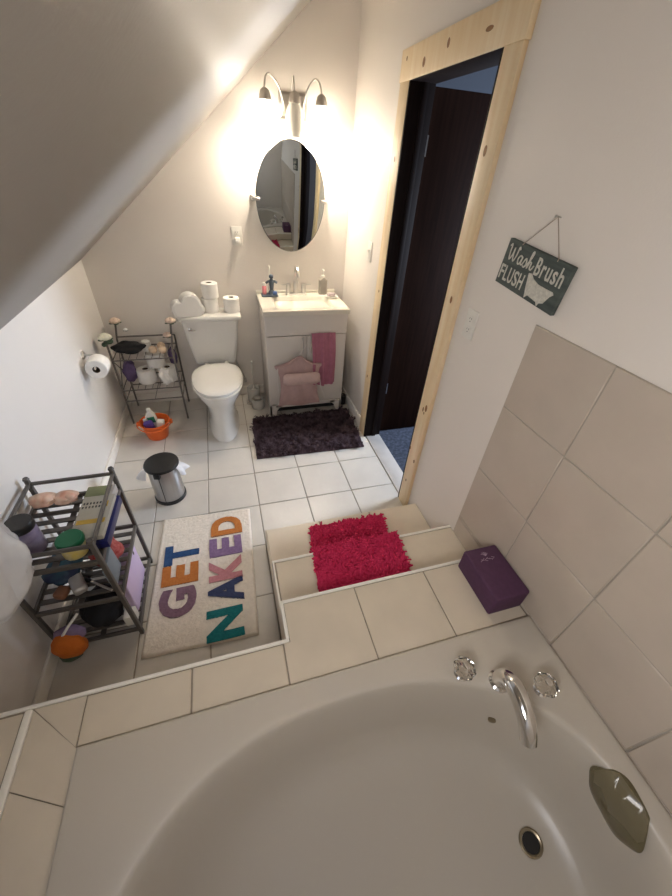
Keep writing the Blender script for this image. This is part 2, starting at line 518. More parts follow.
bm = bm_new()
def sl(x, d): return (x - d * .642, KZ + x * SL + d * .767)
for (xa, xb, ya, yb) in ((KX0, KX0 + .04, KY0, KY1), (KX1 - .04, KX1, KY0, KY1), (KX0, KX1, KY0, KY0 - .04), (KX0, KX1, KY1 + .04, KY1)):
    prism(bm, [sl(xa, .05), sl(xb, .05), sl(xb, .08), sl(xa, .08)], 0, ya - yb, 0, frame((0, ya, 0), (1, 0, 0), (0, 0, 1), (0, -1, 0)))
struct('added_roof_window', bm, M['plastic_w'])  # unseen window frame, added to go with the fill lamp

# tiled surround on the right wall
bm = bm_new()
TZ, TP, TY = 1.3442, 0.308, -2.0823
TT = 0.008
def tslab(y0, y1, z0, z1, mi=1):
    box2(bm, (W - TT, y0 - 0.0018, z0 + 0.0018), (W, y1 + 0.0018, z1 - 0.0018), 0.0025, 1, mi)
box2(bm, (W - 0.0045, TY, H - 0.01), (W + 0.001, YF, TZ - 0.002))
cols = [TY - TP * k for k in range(7)]
cols[-1] = max(cols[-1], YF)
for i in range(6):
    y0, y1 = cols[i], max(cols[i + 1], YF)
    if y0 <= YF:
        continue
    for j in range(3):
        tslab(y0, y1, TZ - TP * (j + 1), TZ - TP * j)
    tslab(y0, y1, H, TZ - TP * 3, 1)
box2(bm, (W - 0.0045, TY, H2 + 0.002), (W + 0.001, Y1B, H))
tslab(TY, Y1B + 0.002, H2 + 0.002, H)
struct('tile_surround', bm, [M['wallgrout'], M['walltile']])

# baseboards
def baseboard(name, a, b, nrm, h=0.10):
    bm = bm_new()
    d = Vector(nrm) * 0.014
    lo = (min(a[0], b[0], a[0] + d.x, b[0] + d.x), min(a[1], b[1], a[1] + d.y, b[1] + d.y), 0.0)
    hi = (max(a[0], b[0], a[0] + d.x, b[0] + d.x), max(a[1], b[1], a[1] + d.y, b[1] + d.y), h)
    box2(bm, lo, hi, 0.004, 2)
    struct(name, bm, M['whitetrim'])
baseboard('baseboard_left', (0, -0.014, 0), (0, Y1 + 0.002, 0), (1, 0, 0), 0.075)
baseboard('baseboard_back', (0, 0, 0), (1.13, 0, 0), (0, -1, 0), 0.085)
baseboard('baseboard_right', (W, -0.014, 0), (W, -0.742, 0), (-1, 0, 0), 0.10)

# door: casing, jamb, leaf, threshold
def casing(name, a, b, knots, face):
    bm = bm_new()
    box2(bm, a, b, 0.003, 2)
    t = bpy.data.objects
    o = obj(name, bm, M['pine'])
    o['kind'] = 'structure'
    kb = bm_new()
    for (y, z, r1, r2) in knots:
        prism(kb, [(r1 * math.cos(2 * PI * i / 14), r2 * math.sin(2 * PI * i / 14)) for i in range(14)], 0, 0.0006, 0,
              frame((face, y, z), (0, -1, 0), (0, 0, 1), (-1, 0, 0)))
    obj('knot', kb, M['knot'], o)
    return o
FX = W - 0.020
casing('trim_2', (FX, -0.742, 0.001), (W, D0, DZ), [(-0.79, 1.75, .008, .013), (-0.80, 1.1, .006, .009), (-.78, .5, .007, .012)], FX)
casing('trim_3', (FX, D1, 0.001), (W, -1.646, DZ), [(-1.585, 1.78, .009, .016), (-1.60, 1.28, .008, .015), (-1.615, 0.735, .010, .020), (-1.59, 0.715, .006, .014), (-1.605, 0.70, .005, .008),
       (-1.625, 0.38, .007, .012), (-1.556, 0.43, .005, .012), (-1.59, 0.2, .006, .01)], FX)
casing('trim_4', (FX - 0.004, -0.738, DZ), (W, -1.654, DZ + 0.110), [(-0.985, 2.075, .012, .016), (-1.18, 2.10, .010, .014), (-0.80, 2.11, .006, .008), (-1.45, 2.09, .022, .007)], FX - 0.004)
bm = bm_new()
box2(bm, (W - 0.018, D0, 0.0), (W + WT, D0 - 0.012, DZ), 0.002)
box2(bm, (W - 0.018, D1, 0.0), (W + WT, D1 + 0.012, DZ), 0.002)
box2(bm, (W - 0.018, D0, DZ - 0.001), (W + WT, D1, DZ + 0.011), 0.002)
box2(bm, (W + 0.045, D0 - 0.012, 0.0), (W + 0.075, D0 - 0.024, DZ), 0.002)
box2(bm, (W + 0.045, D1 + 0.012, 0.0), (W + 0.075, D1 + 0.024, DZ), 0.002)
struct('trim_5', bm, M['jamb'])
bm = bm_new()
box2(bm, (W + 0.001, D0 - 0.002, -0.05), (W + WT, D1 + 0.002, 0.006), 0.003)
struct('trim_6', bm, M['stone'])

door = bpy.data.objects.new('door_1', None)
COL.objects.link(door)
door['kind'] = 'structure'
door.location = (W + WT + 0.004, -0.817, 0.012)
LW, LH = 0.70, 2.02
bm = bm_new()
box2(bm, (0, 0, 0), (LW, 0.038, LH), 0.003)
obj('door_leaf', bm, M['door'], door)
for z in (0.39, 1.80):
    b2 = bm_new()
    tube(b2, [(-0.008, -0.004, z - 0.045), (-0.008, -0.004, z + 0.045)], 0.007, 10)
    box2(b2, (-0.006, -0.003, z - 0.043), (0.02, 0.0, z + 0.043))
    obj('hinge', b2, M['nickel'], door)

# hall beyond the door
HX0, HX1, HY0, HY1, HZ = W + WT, 3.5, -0.35, -2.5, 2.42
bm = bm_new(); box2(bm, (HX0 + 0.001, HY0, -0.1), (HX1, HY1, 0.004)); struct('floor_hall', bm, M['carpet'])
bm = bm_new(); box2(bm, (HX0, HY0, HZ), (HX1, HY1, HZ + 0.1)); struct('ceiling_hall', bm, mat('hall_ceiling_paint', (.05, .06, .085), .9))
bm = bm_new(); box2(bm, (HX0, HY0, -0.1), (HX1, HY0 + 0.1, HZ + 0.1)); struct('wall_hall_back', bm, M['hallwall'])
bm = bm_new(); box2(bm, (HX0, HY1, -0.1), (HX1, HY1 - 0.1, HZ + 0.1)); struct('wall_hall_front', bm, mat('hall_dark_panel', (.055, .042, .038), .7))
bm = bm_new()
WY0, WY1, WZ0, WZ1 = -0.88, -1.40, 0.75, 1.85
box2(bm, (HX1, HY0, -0.1), (HX1 + 0.1, WY0, HZ + 0.1)); box2(bm, (HX1, WY1, -0.1), (HX1 + 0.1, HY1, HZ + 0.1))
box2(bm, (HX1, WY0, -0.1), (HX1 + 0.1, WY1, WZ0)); box2(bm, (HX1, WY0, WZ1), (HX1 + 0.1, WY1, HZ + 0.1))
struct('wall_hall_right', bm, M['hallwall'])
bm = bm_new()
for (a, b) in (((WY0, WZ0), (WY0 - 0.05, WZ1)), ((WY1 + 0.05, WZ0), (WY1, WZ1)), ((WY0, WZ0), (WY1, WZ0 + 0.05)), ((WY0, WZ1 - 0.05), (WY1, WZ1)),
               ((WY0, (WZ0 + WZ1) / 2 - 0.02), (WY1, (WZ0 + WZ1) / 2 + 0.02))):
    box2(bm, (HX1 + 0.02, a[0], a[1]), (HX1 + 0.06, b[0], b[1]), 0.003)
win = struct('window_1', bm, M['windowframe'])

# ------------------------------------------------------------------ bathtub
bm = bm_new()
cx, cy = 1.085, -3.125
x0, x1, y0, y1 = TXL, W - 0.009, -3.685, TYB
angs = [2 * PI * i / 112 for i in range(112)]
for X, Y in ((x0, y0), (x0, y1), (x1, y0), (x1, y1)):
    angs.append(math.atan2(Y - cy, X - cx) % (2 * PI))
angs = sorted(angs)
def rect_ring(ins, z, r=0.0):
    out = []
    for a in angs:
        c, s = math.cos(a), math.sin(a)
        t = min(((x1 - ins - cx) / c if c > 1e-9 else 1e9), ((x0 + ins - cx) / c if c < -1e-9 else 1e9),
                ((y1 - ins - cy) / s if s > 1e-9 else 1e9), ((y0 + ins - cy) / s if s < -1e-9 else 1e9))
        out.append((cx + c * t, cy + s * t, z))
    return out
def oval_ring(k, z, dx=0.0):
    b, n = 0.462 * k, 2.25
    out = []
    for t in angs:
        c, s = math.cos(t), math.sin(t)
        a = (0.685 if c > 0 else 0.662) * k
        r = (abs(c / a) ** n + abs(s / b) ** n) ** (-1 / n)
        out.append((cx + c * r + dx, cy + s * r, z))
    return out
def mixring(A, B, t, z):
    return [(p[0] + (q[0] - p[0]) * t, p[1] + (q[1] - p[1]) * t, z) for p, q in zip(A, B)]
ro, oi = rect_ring(0.02, 0), oval_ring(1.02, 0)
rings = [rect_ring(0.004, 0.0), rect_ring(0.0, H + 0.001), rect_ring(0.0, H + 0.009), rect_ring(0.003, H + 0.0135), rect_ring(0.008, H + 0.015),
         mixring(ro, oi, 0.0, H + 0.015), mixring(ro, oi, 0.5, H + 0.014), mixring(ro, oi, 0.85, H + 0.013),
         oval_ring(1.015, H + 0.012), oval_ring(1.0, H + 0.009), oval_ring(0.992, H + 0.002), oval_ring(0.984, H - 0.012, .002), oval_ring(0.975, H - 0.05, .006),
         oval_ring(0.960, H - 0.12, .014), oval_ring(0.938, H - 0.20, .026), oval_ring(0.905, H - 0.27, .042), oval_ring(0.855, H - 0.325, .062), oval_ring(0.78, H - 0.362, .085),
         oval_ring(0.65, H - 0.380, .10), oval_ring(0.5, H - 0.386, .10), oval_ring(0.3, H - 0.388, .10), oval_ring(0.1, H - 0.389, .10)]
loft(bm, rings, False, True)
tub = thing('bathtub', 'cream oval garden bathtub set into the tiled deck', 'bathtub', (0, 0, 0))
obj('tub_shell', bm, M['tub'], tub, angle=60)
dz = H - 0.3835
DC = (1.606, -3.100)
bm = bm_new()
lathe(bm, [(0.036, -0.004), (0.036, 0.004), (0.032, 0.006), (0.027, 0.004), (0.026, -0.002)], (DC[0], DC[1], H - 0.378), 28, (-0.16, 0, 1))
dr = obj('drain', bm, M['drainring'], tub, 'brass drain ring with dark opening')
bm = bm_new(); lathe(bm, [(0.0255, 0.0), (0.0255, 0.0025)], (DC[0], DC[1], H - 0.3775), 24, (-0.16, 0, 1)); obj('drain_hole', bm, M['hole'], dr)
bm = bm_new()
lathe(bm, [(0.013, 0), (0.013, 0.004), (0.009, 0.006)], (1.586, -2.808, H - 0.177), 18, (-0.6, -.8, 0.2))
obj('overflow_hole', bm, M['drainring'], tub)

bm = bm_new()
sp = smooth_path([(1.580, -2.752, H + 0.010), (1.579, -2.754, H + 0.045), (1.576, -2.765, H + 0.078), (1.568, -2.795, H + 0.104), (1.560, -2.838, H + 0.106), (1.552, -2.885, H + 0.085), (1.547, -2.915, H + 0.050)], 6)
rr = [0.027 + 0.002 * math.sin(i / len(sp) * PI) - 0.004 * i / len(sp) for i in range(len(sp))]
tube(bm, sp, rr, 16)
fau = thing('tub_spout', 'curved chrome spout on the rear corner of the bathtub', 'tub spout', (0, 0, 0))
obj('spout', bm, M['chrome'], fau)
bm = bm_new(); lathe(bm, [(0.034, 0.0), (0.034, 0.005), (0.026, 0.012)], (1.580, -2.752, H + 0.012), 24); obj('spout_base', bm, M['chrome'], fau)
bm = bm_new(); d = (Vector(sp[-1]) - Vector(sp[-3])).normalized(); lathe(bm, [(0.010, 0.0), (0.010, 0.0015)], Vector(sp[-1]) + d * 0.0005, 14, d); obj('spout_mouth', bm, M['hole'], fau)

def knob(loc, label):
    t = thing('faucet_knob', label, 'faucet knob', loc, 0, 'crystal tub knobs')
    bm = bm_new(); lathe(bm, [(0.024, 0), (0.024, 0.004), (0.014, 0.010), (0.012, 0.024)], (0, 0, 0), 20); obj('knob_stem', bm, M['chrome'], t)
    bm = bm_new()
    rings = []
    for r, z in ((0.014, 0.020), (0.029, 0.026), (0.036, 0.038), (0.037, 0.050), (0.031, 0.060), (0.018, 0.064), (0.006, 0.064)):
        rings.append([(r * (1 - (0.10 if k % 2 else 0)) * math.cos(2 * PI * k / 16), r * (1 - (0.10 if k % 2 else 0)) * math.sin(2 * PI * k / 16), z) for k in range(16)])
    loft(bm, rings); obj('knob_handle', bm, M['crystal'], t, smooth=False)
    bm = bm_new(); lathe(bm, [(0.011, 0.0642), (0.011, 0.0665), (0.008, 0.068)], (0, 0, 0), 16); obj('knob_cap', bm, M['chrome'], t)
    return t
knob((1.470, -2.700, H + 0.0125), 'clear crystal knob left of the tub spout')
knob((1.698, -2.808, H + 0.0125), 'clear crystal knob right of the tub spout, beside the tiled wall')

def tub_x(y, z):          # the right inner wall of the tub
    tab = [(H - .362, .78, .085), (H - .325, .855, .062), (H - .27, .905, .042), (H - .20, .938, .026), (H - .12, .96, .014), (H - .05, .975, .006), (H - .012, .984, .002), (H + .002, .992, 0), (H + .009, 1.0, 0)]
    z = max(tab[0][0], min(tab[-1][0], z))
    for p, q in zip(tab, tab[1:]):
        if z <= q[0]:
            f = (z - p[0]) / (q[0] - p[0]); k = p[1] + (q[1] - p[1]) * f; dx = p[2] + (q[2] - p[2]) * f
            break
    return 1.085 + dx + .685 * k * (1 - (abs(y + 3.125) / (.462 * k)) ** 2.25) ** (1 / 2.25)
bm = bm_new()
rings = []
n = 56
def cover_ring(r, d):
    out = []
    for k in range(n):
        a = 2 * PI * k / n
        q = r * (1 + .028 * math.cos(6 * a) * r / .08)
        y, z = -3.094 + q * 1.0 * math.cos(a), H - .058 + q * 1.02 * math.sin(a) + q * .25 * math.cos(a)
        e = max(0.0, z - (H + .008)); z = min(z, H + .008)
        out.append((tub_x(y, z) - d * (.9 if e == 0 else .4) + e * .95 - .003, y, z + (.006 + d * .6 if e > 0 else 0)))
    return out
loft(bm, [cover_ring(*q) for q in ((.084, .0), (.086, .003), (.079, .008), (.058, .018), (.032, .024), (.008, .026))])
o = obj('overflow_cover', bm, M['cover'])
tag(o, 'smoky green vinyl suction cover stuck on the right inner wall of the tub', 'drain cover')

# ------------------------------------------------------------------ yoga block
t = thing('yoga_block', 'purple foam yoga block on the deck corner by the tiled wall', 'yoga block', (1.757, -2.434, H))
bm = bm_new(); box(bm, (0, -.002, 0.054), (0.150, 0.220, 0.104), 0.008, 3); obj('block', bm, M['purpleblock'], t)
bm = bm_new()
z = 0.1062
def stroke(bm, pts, r=0.0011, zz=z):
    tube(bm, [(p[0], p[1], zz) for p in pts], r, 6)
ox, oy = -0.002, 0.048
for a in (-0.9, -0.45, 0, 0.45, 0.9):
    stroke(bm, [(ox + 0.018 * math.sin(a) * k + 0.004 * math.sin(PI * k), oy + 0.018 + 0.018 * math.cos(a) * k) for k in (0, .25, .5, .75, 1)])
obj('emblem', bm, M['blockprint'], t)
for i, (xx, w) in enumerate(((-0.030, 0.006), (-0.019, .005), (-0.009, .007), (0.003, .006), (0.014, .006), (0.025, .006))):
    bm = bm_new()
    stroke(bm, [(xx + w * math.sin(k * 1.3 + i), oy + 0.006 - 0.010 * k / 4 + (0.004 if i % 2 else 0)) for k in range(5)], 0.0010)
    obj('print_mark', bm, M['blockprint'], t)

# ------------------------------------------------------------------ toilet
TX = 0.762
t = thing('toilet', 'white two-piece toilet with closed lid against the back wall', 'toilet', (TX, 0, 0))
def egg(hw, yf, yb, z, n=36, p=2.3):
    out = []
    cyy = yb + (yf - yb) * 0.42
    for i in range(n):
        a = 2 * PI * i / n
        c, s = math.cos(a), math.sin(a)
        e = 2 / p
        x = hw * math.copysign(abs(c) ** e, c)
        L = (yb - cyy) if s > 0 else (cyy - yf)
        e2 = 2 / (p if s > 0 else 2.0)
        out.append((x, cyy + L * math.copysign(abs(s) ** e2, s), z))
    return out
bm = bm_new()
loft(bm, [egg(.118, -.715, -.16, 0.0), egg(.118, -.715, -.16, .02), egg(.108, -.700, -.16, .045), egg(.102, -.680, -.16, .12), egg(.108, -.675, -.16, .20),
          egg(.132, -.690, -.16, .27), egg(.163, -.725, -.16, .325), egg(.178, -.742, -.16, .365), egg(.182, -.748, -.17, .388)])
obj('bowl', bm, M['porcelain'], t)
bm = bm_new()
loft(bm, [egg(.180, -.750, -.235, .389), egg(.184, -.755, -.235, .394), egg(.184, -.755, -.235, .404), egg(.180, -.750, -.237, .408)])
obj('seat', bm, M['plastic_w'], t)
bm = bm_new()
loft(bm, [egg(.178, -.748, -.225, .4095), egg(.182, -.752, -.225, .414), egg(.180, -.750, -.225, .424), egg(.165, -.730, -.24, .431), egg(.10, -.64, -.30, .434)])
obj('seat_lid', bm, M['porcelain'], t)
def rr_ring(cx, cy, hx, hy, z, r=0.03, n=6):
    out = []
    for (sx, sy, a0) in ((1, 1, 0), (-1, 1, PI / 2), (-1, -1, PI), (1, -1, 1.5 * PI)):
        for k in range(n + 1):
            a = a0 + (PI / 2) * k / n
            out.append((cx + sx * (hx - r) + r * math.cos(a), cy + sy * (hy - r) + r * math.sin(a), z))
    return out
bm = bm_new()
loft(bm, [rr_ring(0, -.12, .150, .075, .405), rr_ring(0, -.12, .158, .082, .42), rr_ring(0, -.118, .185, .095, .60), rr_ring(0, -.116, .203, .102, .748)])
obj('tank', bm, M['porcelain'], t)
bm = bm_new()
loft(bm, [rr_ring(0, -.118, .212, .106, .749), rr_ring(0, -.118, .226, .112, .756), rr_ring(0, -.118, .227, .113, .772), rr_ring(0, -.118, .220, .107, .781), rr_ring(0, -.118, .195, .085, .783)])
obj('tank_lid', bm, M['porcelain'], t)
bm = bm_new()
lathe(bm, [(.014, 0), (.014, .008), (.008, .012)], (-.150, -.213, .695), 16, (0, -1, 0))
tube(bm, smooth_path([(-.150, -.228, .695), (-.135, -.232, .693), (-.112, -.230, .688)]), .007, 8)
obj('flush_lever', bm, M['chrome'], t)
for s in (-1, 1):
    bm = bm_new(); lathe(bm, [(.018, 0), (.018, .012), (.012, .02)], (s * .075, -.225, .408), 16); obj('seat_hinge', bm, M['plastic_w'], t)
bm = bm_new()
tube(bm, smooth_path([(.145, -.06, .41), (.16, -.06, .33), (.20, -.04, .22), (.215, -.02, .16)]), .006, 8)
lathe(bm, [(.016, 0), (.016, .03), (.01, .04)], (.215, -.002, .15), 14, (0, -1, 0))
obj('supply_line', bm, M['chrome'], t)

# toilet rolls
def roll_bm(r=.058, h=.102, hole=.021):
    bm = bm_new()
    prof = [(hole, .0), (r - .004, .0), (r, .004), (r, h - .004), (r - .004, h), (hole, h)]
    loft(bm, [circ((0, 0, z), q, 28) for q, z in prof] + [circ((0, 0, 0), hole, 28)], False, False)
    return bm
def core_bm(h=.100, hole=.021):
    bm = bm_new()
    loft(bm, [circ((0, 0, .001), hole - .0003, 20), circ((0, 0, h - .001), hole - .0003, 20), circ((0, 0, h - .001), hole - .003, 20), circ((0, 0, .001), hole - .003, 20), circ((0, 0, .001), hole - .0003, 20)], False, False)
    return bm
roll0 = thing('toilet_paper_roll', 'white toilet roll on the tank lid, lower one of the stack of two', 'toilet paper', (.778, -.095, .783), 0, 'rolls on the toilet tank')
obj('paper', roll_bm(), M['paper'], roll0); obj('core', core_bm(), M['cardboard'], roll0)
copy_thing(roll0, (.790, -.098, .8855), 1, 'white toilet roll on top of the stack of two on the tank')
copy_thing(roll0, (.932, -.105, .783), 2, 'single white toilet roll at the right end of the tank lid')
bm = bm_new()
def union_outline(circles, n=72, c=(0, 0.06), base=0.0):
    out = []
    for i in range(n):
        a = 2 * PI * i / n
        d = Vector((math.cos(a), math.sin(a)))
        best = 0.01
        for (x, y, r) in circles:
            o = Vector(c) - Vector((x, y))
            b = o.dot(d); cc = o.length_squared - r * r
            q = b * b - cc
            if q >= 0:
                best = max(best, -b + math.sqrt(q))
        p = Vector(c) + d * best
        out.append((p.x, max(p.y, base)))
    return out
ol = union_outline([(-.062, .060, .048), (.022, .085, .070), (.066, .045, .046), (-.03, .04, .05), (.03, .03, .06), (-.072, .034, .036)])
t = thing('cloud_box', 'white cloud-shaped tissue box on the left end of the toilet tank', 'tissue box', (.620, -.172, .7835), math.radians(14))
rings = []
for z, k in ((-.045, .93), (-.050 + .008, 1.0), (.036, 1.0), (.044, .95)):
    rings.append([((p[0]) * k, z, (p[1] - .06) * k + .06 if p[1] > 0.001 else (0.0 if k == 1 else 0.003)) for p in ol])
bm = bm_new(); loft(bm, rings); obj('cloud_body', bm, M['cloud'], t)
ol2 = [((p[0]) * .88, -.0455, (p[1] - .06) * .88 + .06) for p in ol]
bm = bm_new(); loft(bm, [ol2, [(p[0] * .98, -.0475, (p[2] - .06) * .98 + .06) for p in ol2]]); obj('front_panel', bm, M['cloud'], t)

# ------------------------------------------------------------------ vanity
VX = 1.4465
t = thing('bathroom_vanity', 'white two-door vanity with integrated cream basin under the oval mirror', 'vanity', (VX, 0, 0))
hw = .308
bm = bm_new()
box2(bm, (-hw + .003, -.004, .10), (hw - .003, -.405, .735), .002)
box2(bm, (-hw + .003, -.004, .735), (hw - .003, -.02, .845), .001)
for s in (-1, 1):
    box2(bm, (s * hw, -.002, 0), (s * (hw - .018), -.425, .845), .002)
    prism(bm, [(s * hw, .0), (s * (hw - .05), .0), (s * (hw - .055), .045), (s * (hw - .075), .075), (s * (hw - .10), .085), (s * (hw - .10), .10), (s * hw, .10)], -.018, 0, 0,
          frame((0, -.425, 0), (1, 0, 0), (0, 0, 1), (0, -1, 0)) )
box2(bm, (-hw + .05, -.407, .080), (hw - .05, -.425, .115), .002)
box2(bm, (-hw - .001, -.405, .695), (hw + .001, -.432, .845), .003)
obj('cabinet', bm, M['cabinet'], t)
bm = bm_new(); box2(bm, (-hw + .02, -.34, .0), (hw - .02, -.35, .10)); obj('toe_kick', bm, M['dark'], t)
for s in (-1, 1):
    bm = bm_new()
    box2(bm, (s * .002, -.406, .118), (s * (hw - .003), -.428, .688), .003)
    dd = obj('cabinet_door', bm, M['cabinet'], t)
    bm = bm_new()
    xh = s * .030 - .006
    tube(bm, [(xh, -.458, .565), (xh, -.458, .690)], .006, 10)
    for zz in (.585, .670):
        tube(bm, [(xh, -.427, zz), (xh, -.458, zz)], .0045, 8)
    obj('handle', bm, M['nickel'], dd)
bm = bm_new()
x0, x1, y0, y1 = -.318, .318, -.452, -.001
cx, cy = 0.0, -.245
angs = [2 * PI * i / 64 for i in range(64)]
for X, Y in ((x0, y0), (x0, y1), (x1, y0), (x1, y1)):
    angs.append(math.atan2(Y - cy, X - cx) % (2 * PI))
angs = sorted(angs)
def bas(hx, hy, z, n=6, dy=0):
    out = []
    for a in angs:
        c, s = math.cos(a), math.sin(a)
        r = (abs(c / hx) ** n + abs(s / hy) ** n) ** (-1 / n)
        out.append((cx + c * r, cy + dy + s * r, z))
    return out
loft(bm, [rect_ring(.004, .845), rect_ring(0, .850), rect_ring(0, .878), rect_ring(.004, .882), bas(.222, .158, .882, 8), bas(.214, .150, .876, 8), bas(.185, .125, .80, 6, .005), bas(.155, .10, .765, 5, .01), bas(.05, .035, .758, 3, .02)], True, True)
box2(bm, (-.318, -.001, .882), (.318, -.018, .900), .003)
top = obj('sink_top', bm, M['marble'], t)
bm = bm_new(); lathe(bm, [(.022, 0), (.022, .003), (.012, .004)], (0, -.225, .758), 20); obj('sink_drain', bm, M['chrome'], top)
# faucet
FY = -.062
bm = bm_new()
loft(bm, [rr_ring(-.012, FY, .082, .026, .8825, .024), rr_ring(-.012, FY, .082, .026, .892, .024), rr_ring(-.012, FY, .074, .020, .899, .019)])
fa = obj('faucet', bm, M['nickel'], t)
bm = bm_new()
lathe(bm, [(.022, .895), (.021, .94), (.019, .985)], (-.012, FY, 0), 18)
tube(bm, smooth_path([(-.012, FY, .96), (-.012, FY, 1.02), (-.012, FY - .006, 1.06), (-.012, FY - .03, 1.085), (-.012, FY - .065, 1.082), (-.012, FY - .09, 1.055), (-.012, FY - .096, 1.03)], 5), .0125, 12)
obj('faucet_spout', bm, M['nickel'], fa)
for s in (-1, 1):
    bm = bm_new()
    lathe(bm, [(.020, .895), (.019, .945), (.017, .962), (.008, .966)], (-.012 + s * .060, FY, 0), 16)
    tube(bm, [(-.012 + s * .060, FY, .955), (-.012 + s * .118, FY - .004, .958)], [.006, .004], 8)
    obj('faucet_handle', bm, M['nickel'], fa)
CT = .8825
# toothbrush caddy
t = thing('toothbrush_holder', 'blue-grey figure-shaped toothbrush holder on a dark tray at the left end of the sink', 'toothbrush holder', (1.225, -.085, CT))
bm = bm_new(); box(bm, (0, 0, .007), (.125, .075, .014), .005, 2); obj('tray', bm, M['bluegrey'], t)
bm = bm_new()
lathe(bm, [(.028, .014), (.026, .03), (.013, .045), (.016, .07), (.020, .105), (.010, .122)], (.018, 0, 0), 16)
ball(bm, (.018, 0, .138), .017)
tube(bm, smooth_path([(-.025, 0, .092), (-.005, 0, .104), (.018, 0, .102), (.04, 0, .104), (.06, 0, .094)]), [.009] * 25, 8)
obj('figure', bm, M['bluegrey'], t)
bm = bm_new(); box(bm, (.038, -.012, .025), (.035, .03, .022), .006, 2); obj('blue_foot', bm, mat('blue_plastic', (.07, .13, .34), .4), t)
t = thing('lotion_tube', 'small pink and white tube standing on the toothbrush tray', 'tube', (1.187, -.085, CT + .0145))
bm = bm_new(); lathe(bm, [(.015, 0), (.017, .012), (.016, .055), (.012, .060)], (0, 0, 0), 16); obj('tube_body', bm, M['pink'], t)
bm = bm_new(); lathe(bm, [(.012, .0605), (.013, .064), (.012, .082), (.008, .085)], (0, 0, 0), 16); obj('cap', bm, M['plastic_w'], t)
t = thing('toothbrush', 'white electric toothbrush standing behind the blue-grey figure', 'toothbrush', (1.236, -.040, CT))
bm = bm_new(); lathe(bm, [(.014, 0), (.015, .02), (.013, .11), (.006, .135), (.004, .18), (.005, .19)], (0, 0, 0), 14); obj('brush_handle', bm, M['plastic_w'], t)
bm = bm_new(); box(bm, (0, -.006, .192), (.010, .014, .022), .003, 2); obj('brush_head', bm, M['plastic_w'], t)
# soap pump
t = thing('soap_dispenser', 'clear pump bottle of grey soap on the right rear corner of the sink', 'soap dispenser', (1.652, -.062, CT))
bm = bm_new(); loft(bm, [rr_ring(0, 0, .031, .023, 0, .012), rr_ring(0, 0, .032, .024, .006, .012), rr_ring(0, 0, .032, .024, .105, .012), rr_ring(0, 0, .014, .014, .122, .012)]); obj('bottle', bm, M['liquid'], t)
bm = bm_new(); lathe(bm, [(.015, .1225), (.015, .138), (.006, .142), (.005, .172), (.009, .174), (.009, .182)], (0, 0, 0), 14); tube(bm, [(0, 0, .178), (0, -.035, .174)], .004, 8); obj('pump', bm, M['plastic_w'], t)
t = thing('soap_dish', 'small white soap dish in front of the soap bottle', 'soap dish', (1.693, -.175, CT))
bm = bm_new(); loft(bm, [rr_ring(0, 0, .040, .028, 0, .02), rr_ring(0, 0, .050, .035, .010, .025), rr_ring(0, 0, .052, .037, .018, .026), rr_ring(0, 0, .044, .030, .014, .02)]); obj('dish', bm, M['plastic_w'], t)
tt = thing('soap_bar', 'grey-pink bar of soap lying on the white soap dish', 'soap', (1.693, -.175, CT + .0145), .3)
bm = bm_new(); box(bm, (0, 0, .013), (.062, .040, .024), .010, 3); obj('bar', bm, mat('soap_mauve', (.50, .42, .42), .5), tt)

# towel over the right cabinet door
def towel(u, v):
    x = 1.478 + u * .186 + .012 * v * (1 if u < .5 else .4)
    z = .705 - .405 * v - .018 * math.sin(u * 3.2) * v
    y = -.4385 - .026 * min(1, v * 3) - .011 * (math.sin(u * 15 + v * 1.5) + .5 * math.sin(u * 31)) * (0.25 + v * .75)
    if v < .05:
        y += .004 * (1 - v / .05); z += .003
    return (x, y - .004, z)
bm = bm_new(); cloth(bm, towel, 34, 30, .006)
o = obj('hand_towel', bm, M['towel']); tag(o, 'dusty pink hand towel hanging over the right vanity door', 'towel')
# pink bag with bath pillow
t = thing('mesh_bag', 'pink drawstring bag hanging from the vanity door handles', 'bag', (1.375, -.470, .12))
def bagf(sgn):
    def f(u, v):
        x = (u - .5) * (.35 - .06 * math.sin(PI * v) + (.03 if v > .95 else 0))
        peak = math.exp(-((u - .5) / .22) ** 2)
        z = (.355 + .070 * peak) * v + .006 * math.sin(u * 9)
        bulge = math.sin(PI * u) ** .5 * math.sin(PI * min(1, v * 1.02)) ** .6 if 0 < u < 1 and v < .98 else 0
        return (x, -sgn * .018 * bulge - .006 * math.sin(u * 14 + v * 6) * bulge, z)
    return f
bm = bm_new(); cloth(bm, bagf(1), 26, 22, .003); obj('pouch_front', bm, M['mesh'], t)
bm = bm_new(); cloth(bm, lambda u, v: tuple(Vector(bagf(-1)(u, v)) + Vector((0, .008, 0))), 26, 22, .003); obj('pouch_back', bm, M['mesh'], t)
bm = bm_new(); tube(bm, smooth_path([(-.175, -.006, .355), (-.09, -.012, .365), (0, -.012, .43), (.09, -.012, .37), (.175, -.006, .355)]), .006, 8); obj('hem', bm, M['mesh'], t)
bm = bm_new(); tube(bm, smooth_path([(0, -.004, .432), (.03, .004, .47), (.072, .004, .53)]), .0025, 6); obj('hanging_cord', bm, M['cordwhite'], t)
bm = bm_new(); tube(bm, smooth_path([(.165, -.02, .24), (.175, -.026, .16), (.205, -.018, .09), (.215, -.014, .04)]), .003, 6); obj('drawstring', bm, M['cordwhite'], t)
bm = bm_new(); tube(bm, smooth_path([(-.165, -.006, .34), (-.172, -.01, .22), (-.165, -.01, .12), (-.170, -.006, .02)]), .003, 6); obj('drawstring', bm, M['cordwhite'], t)
bm = bm_new()
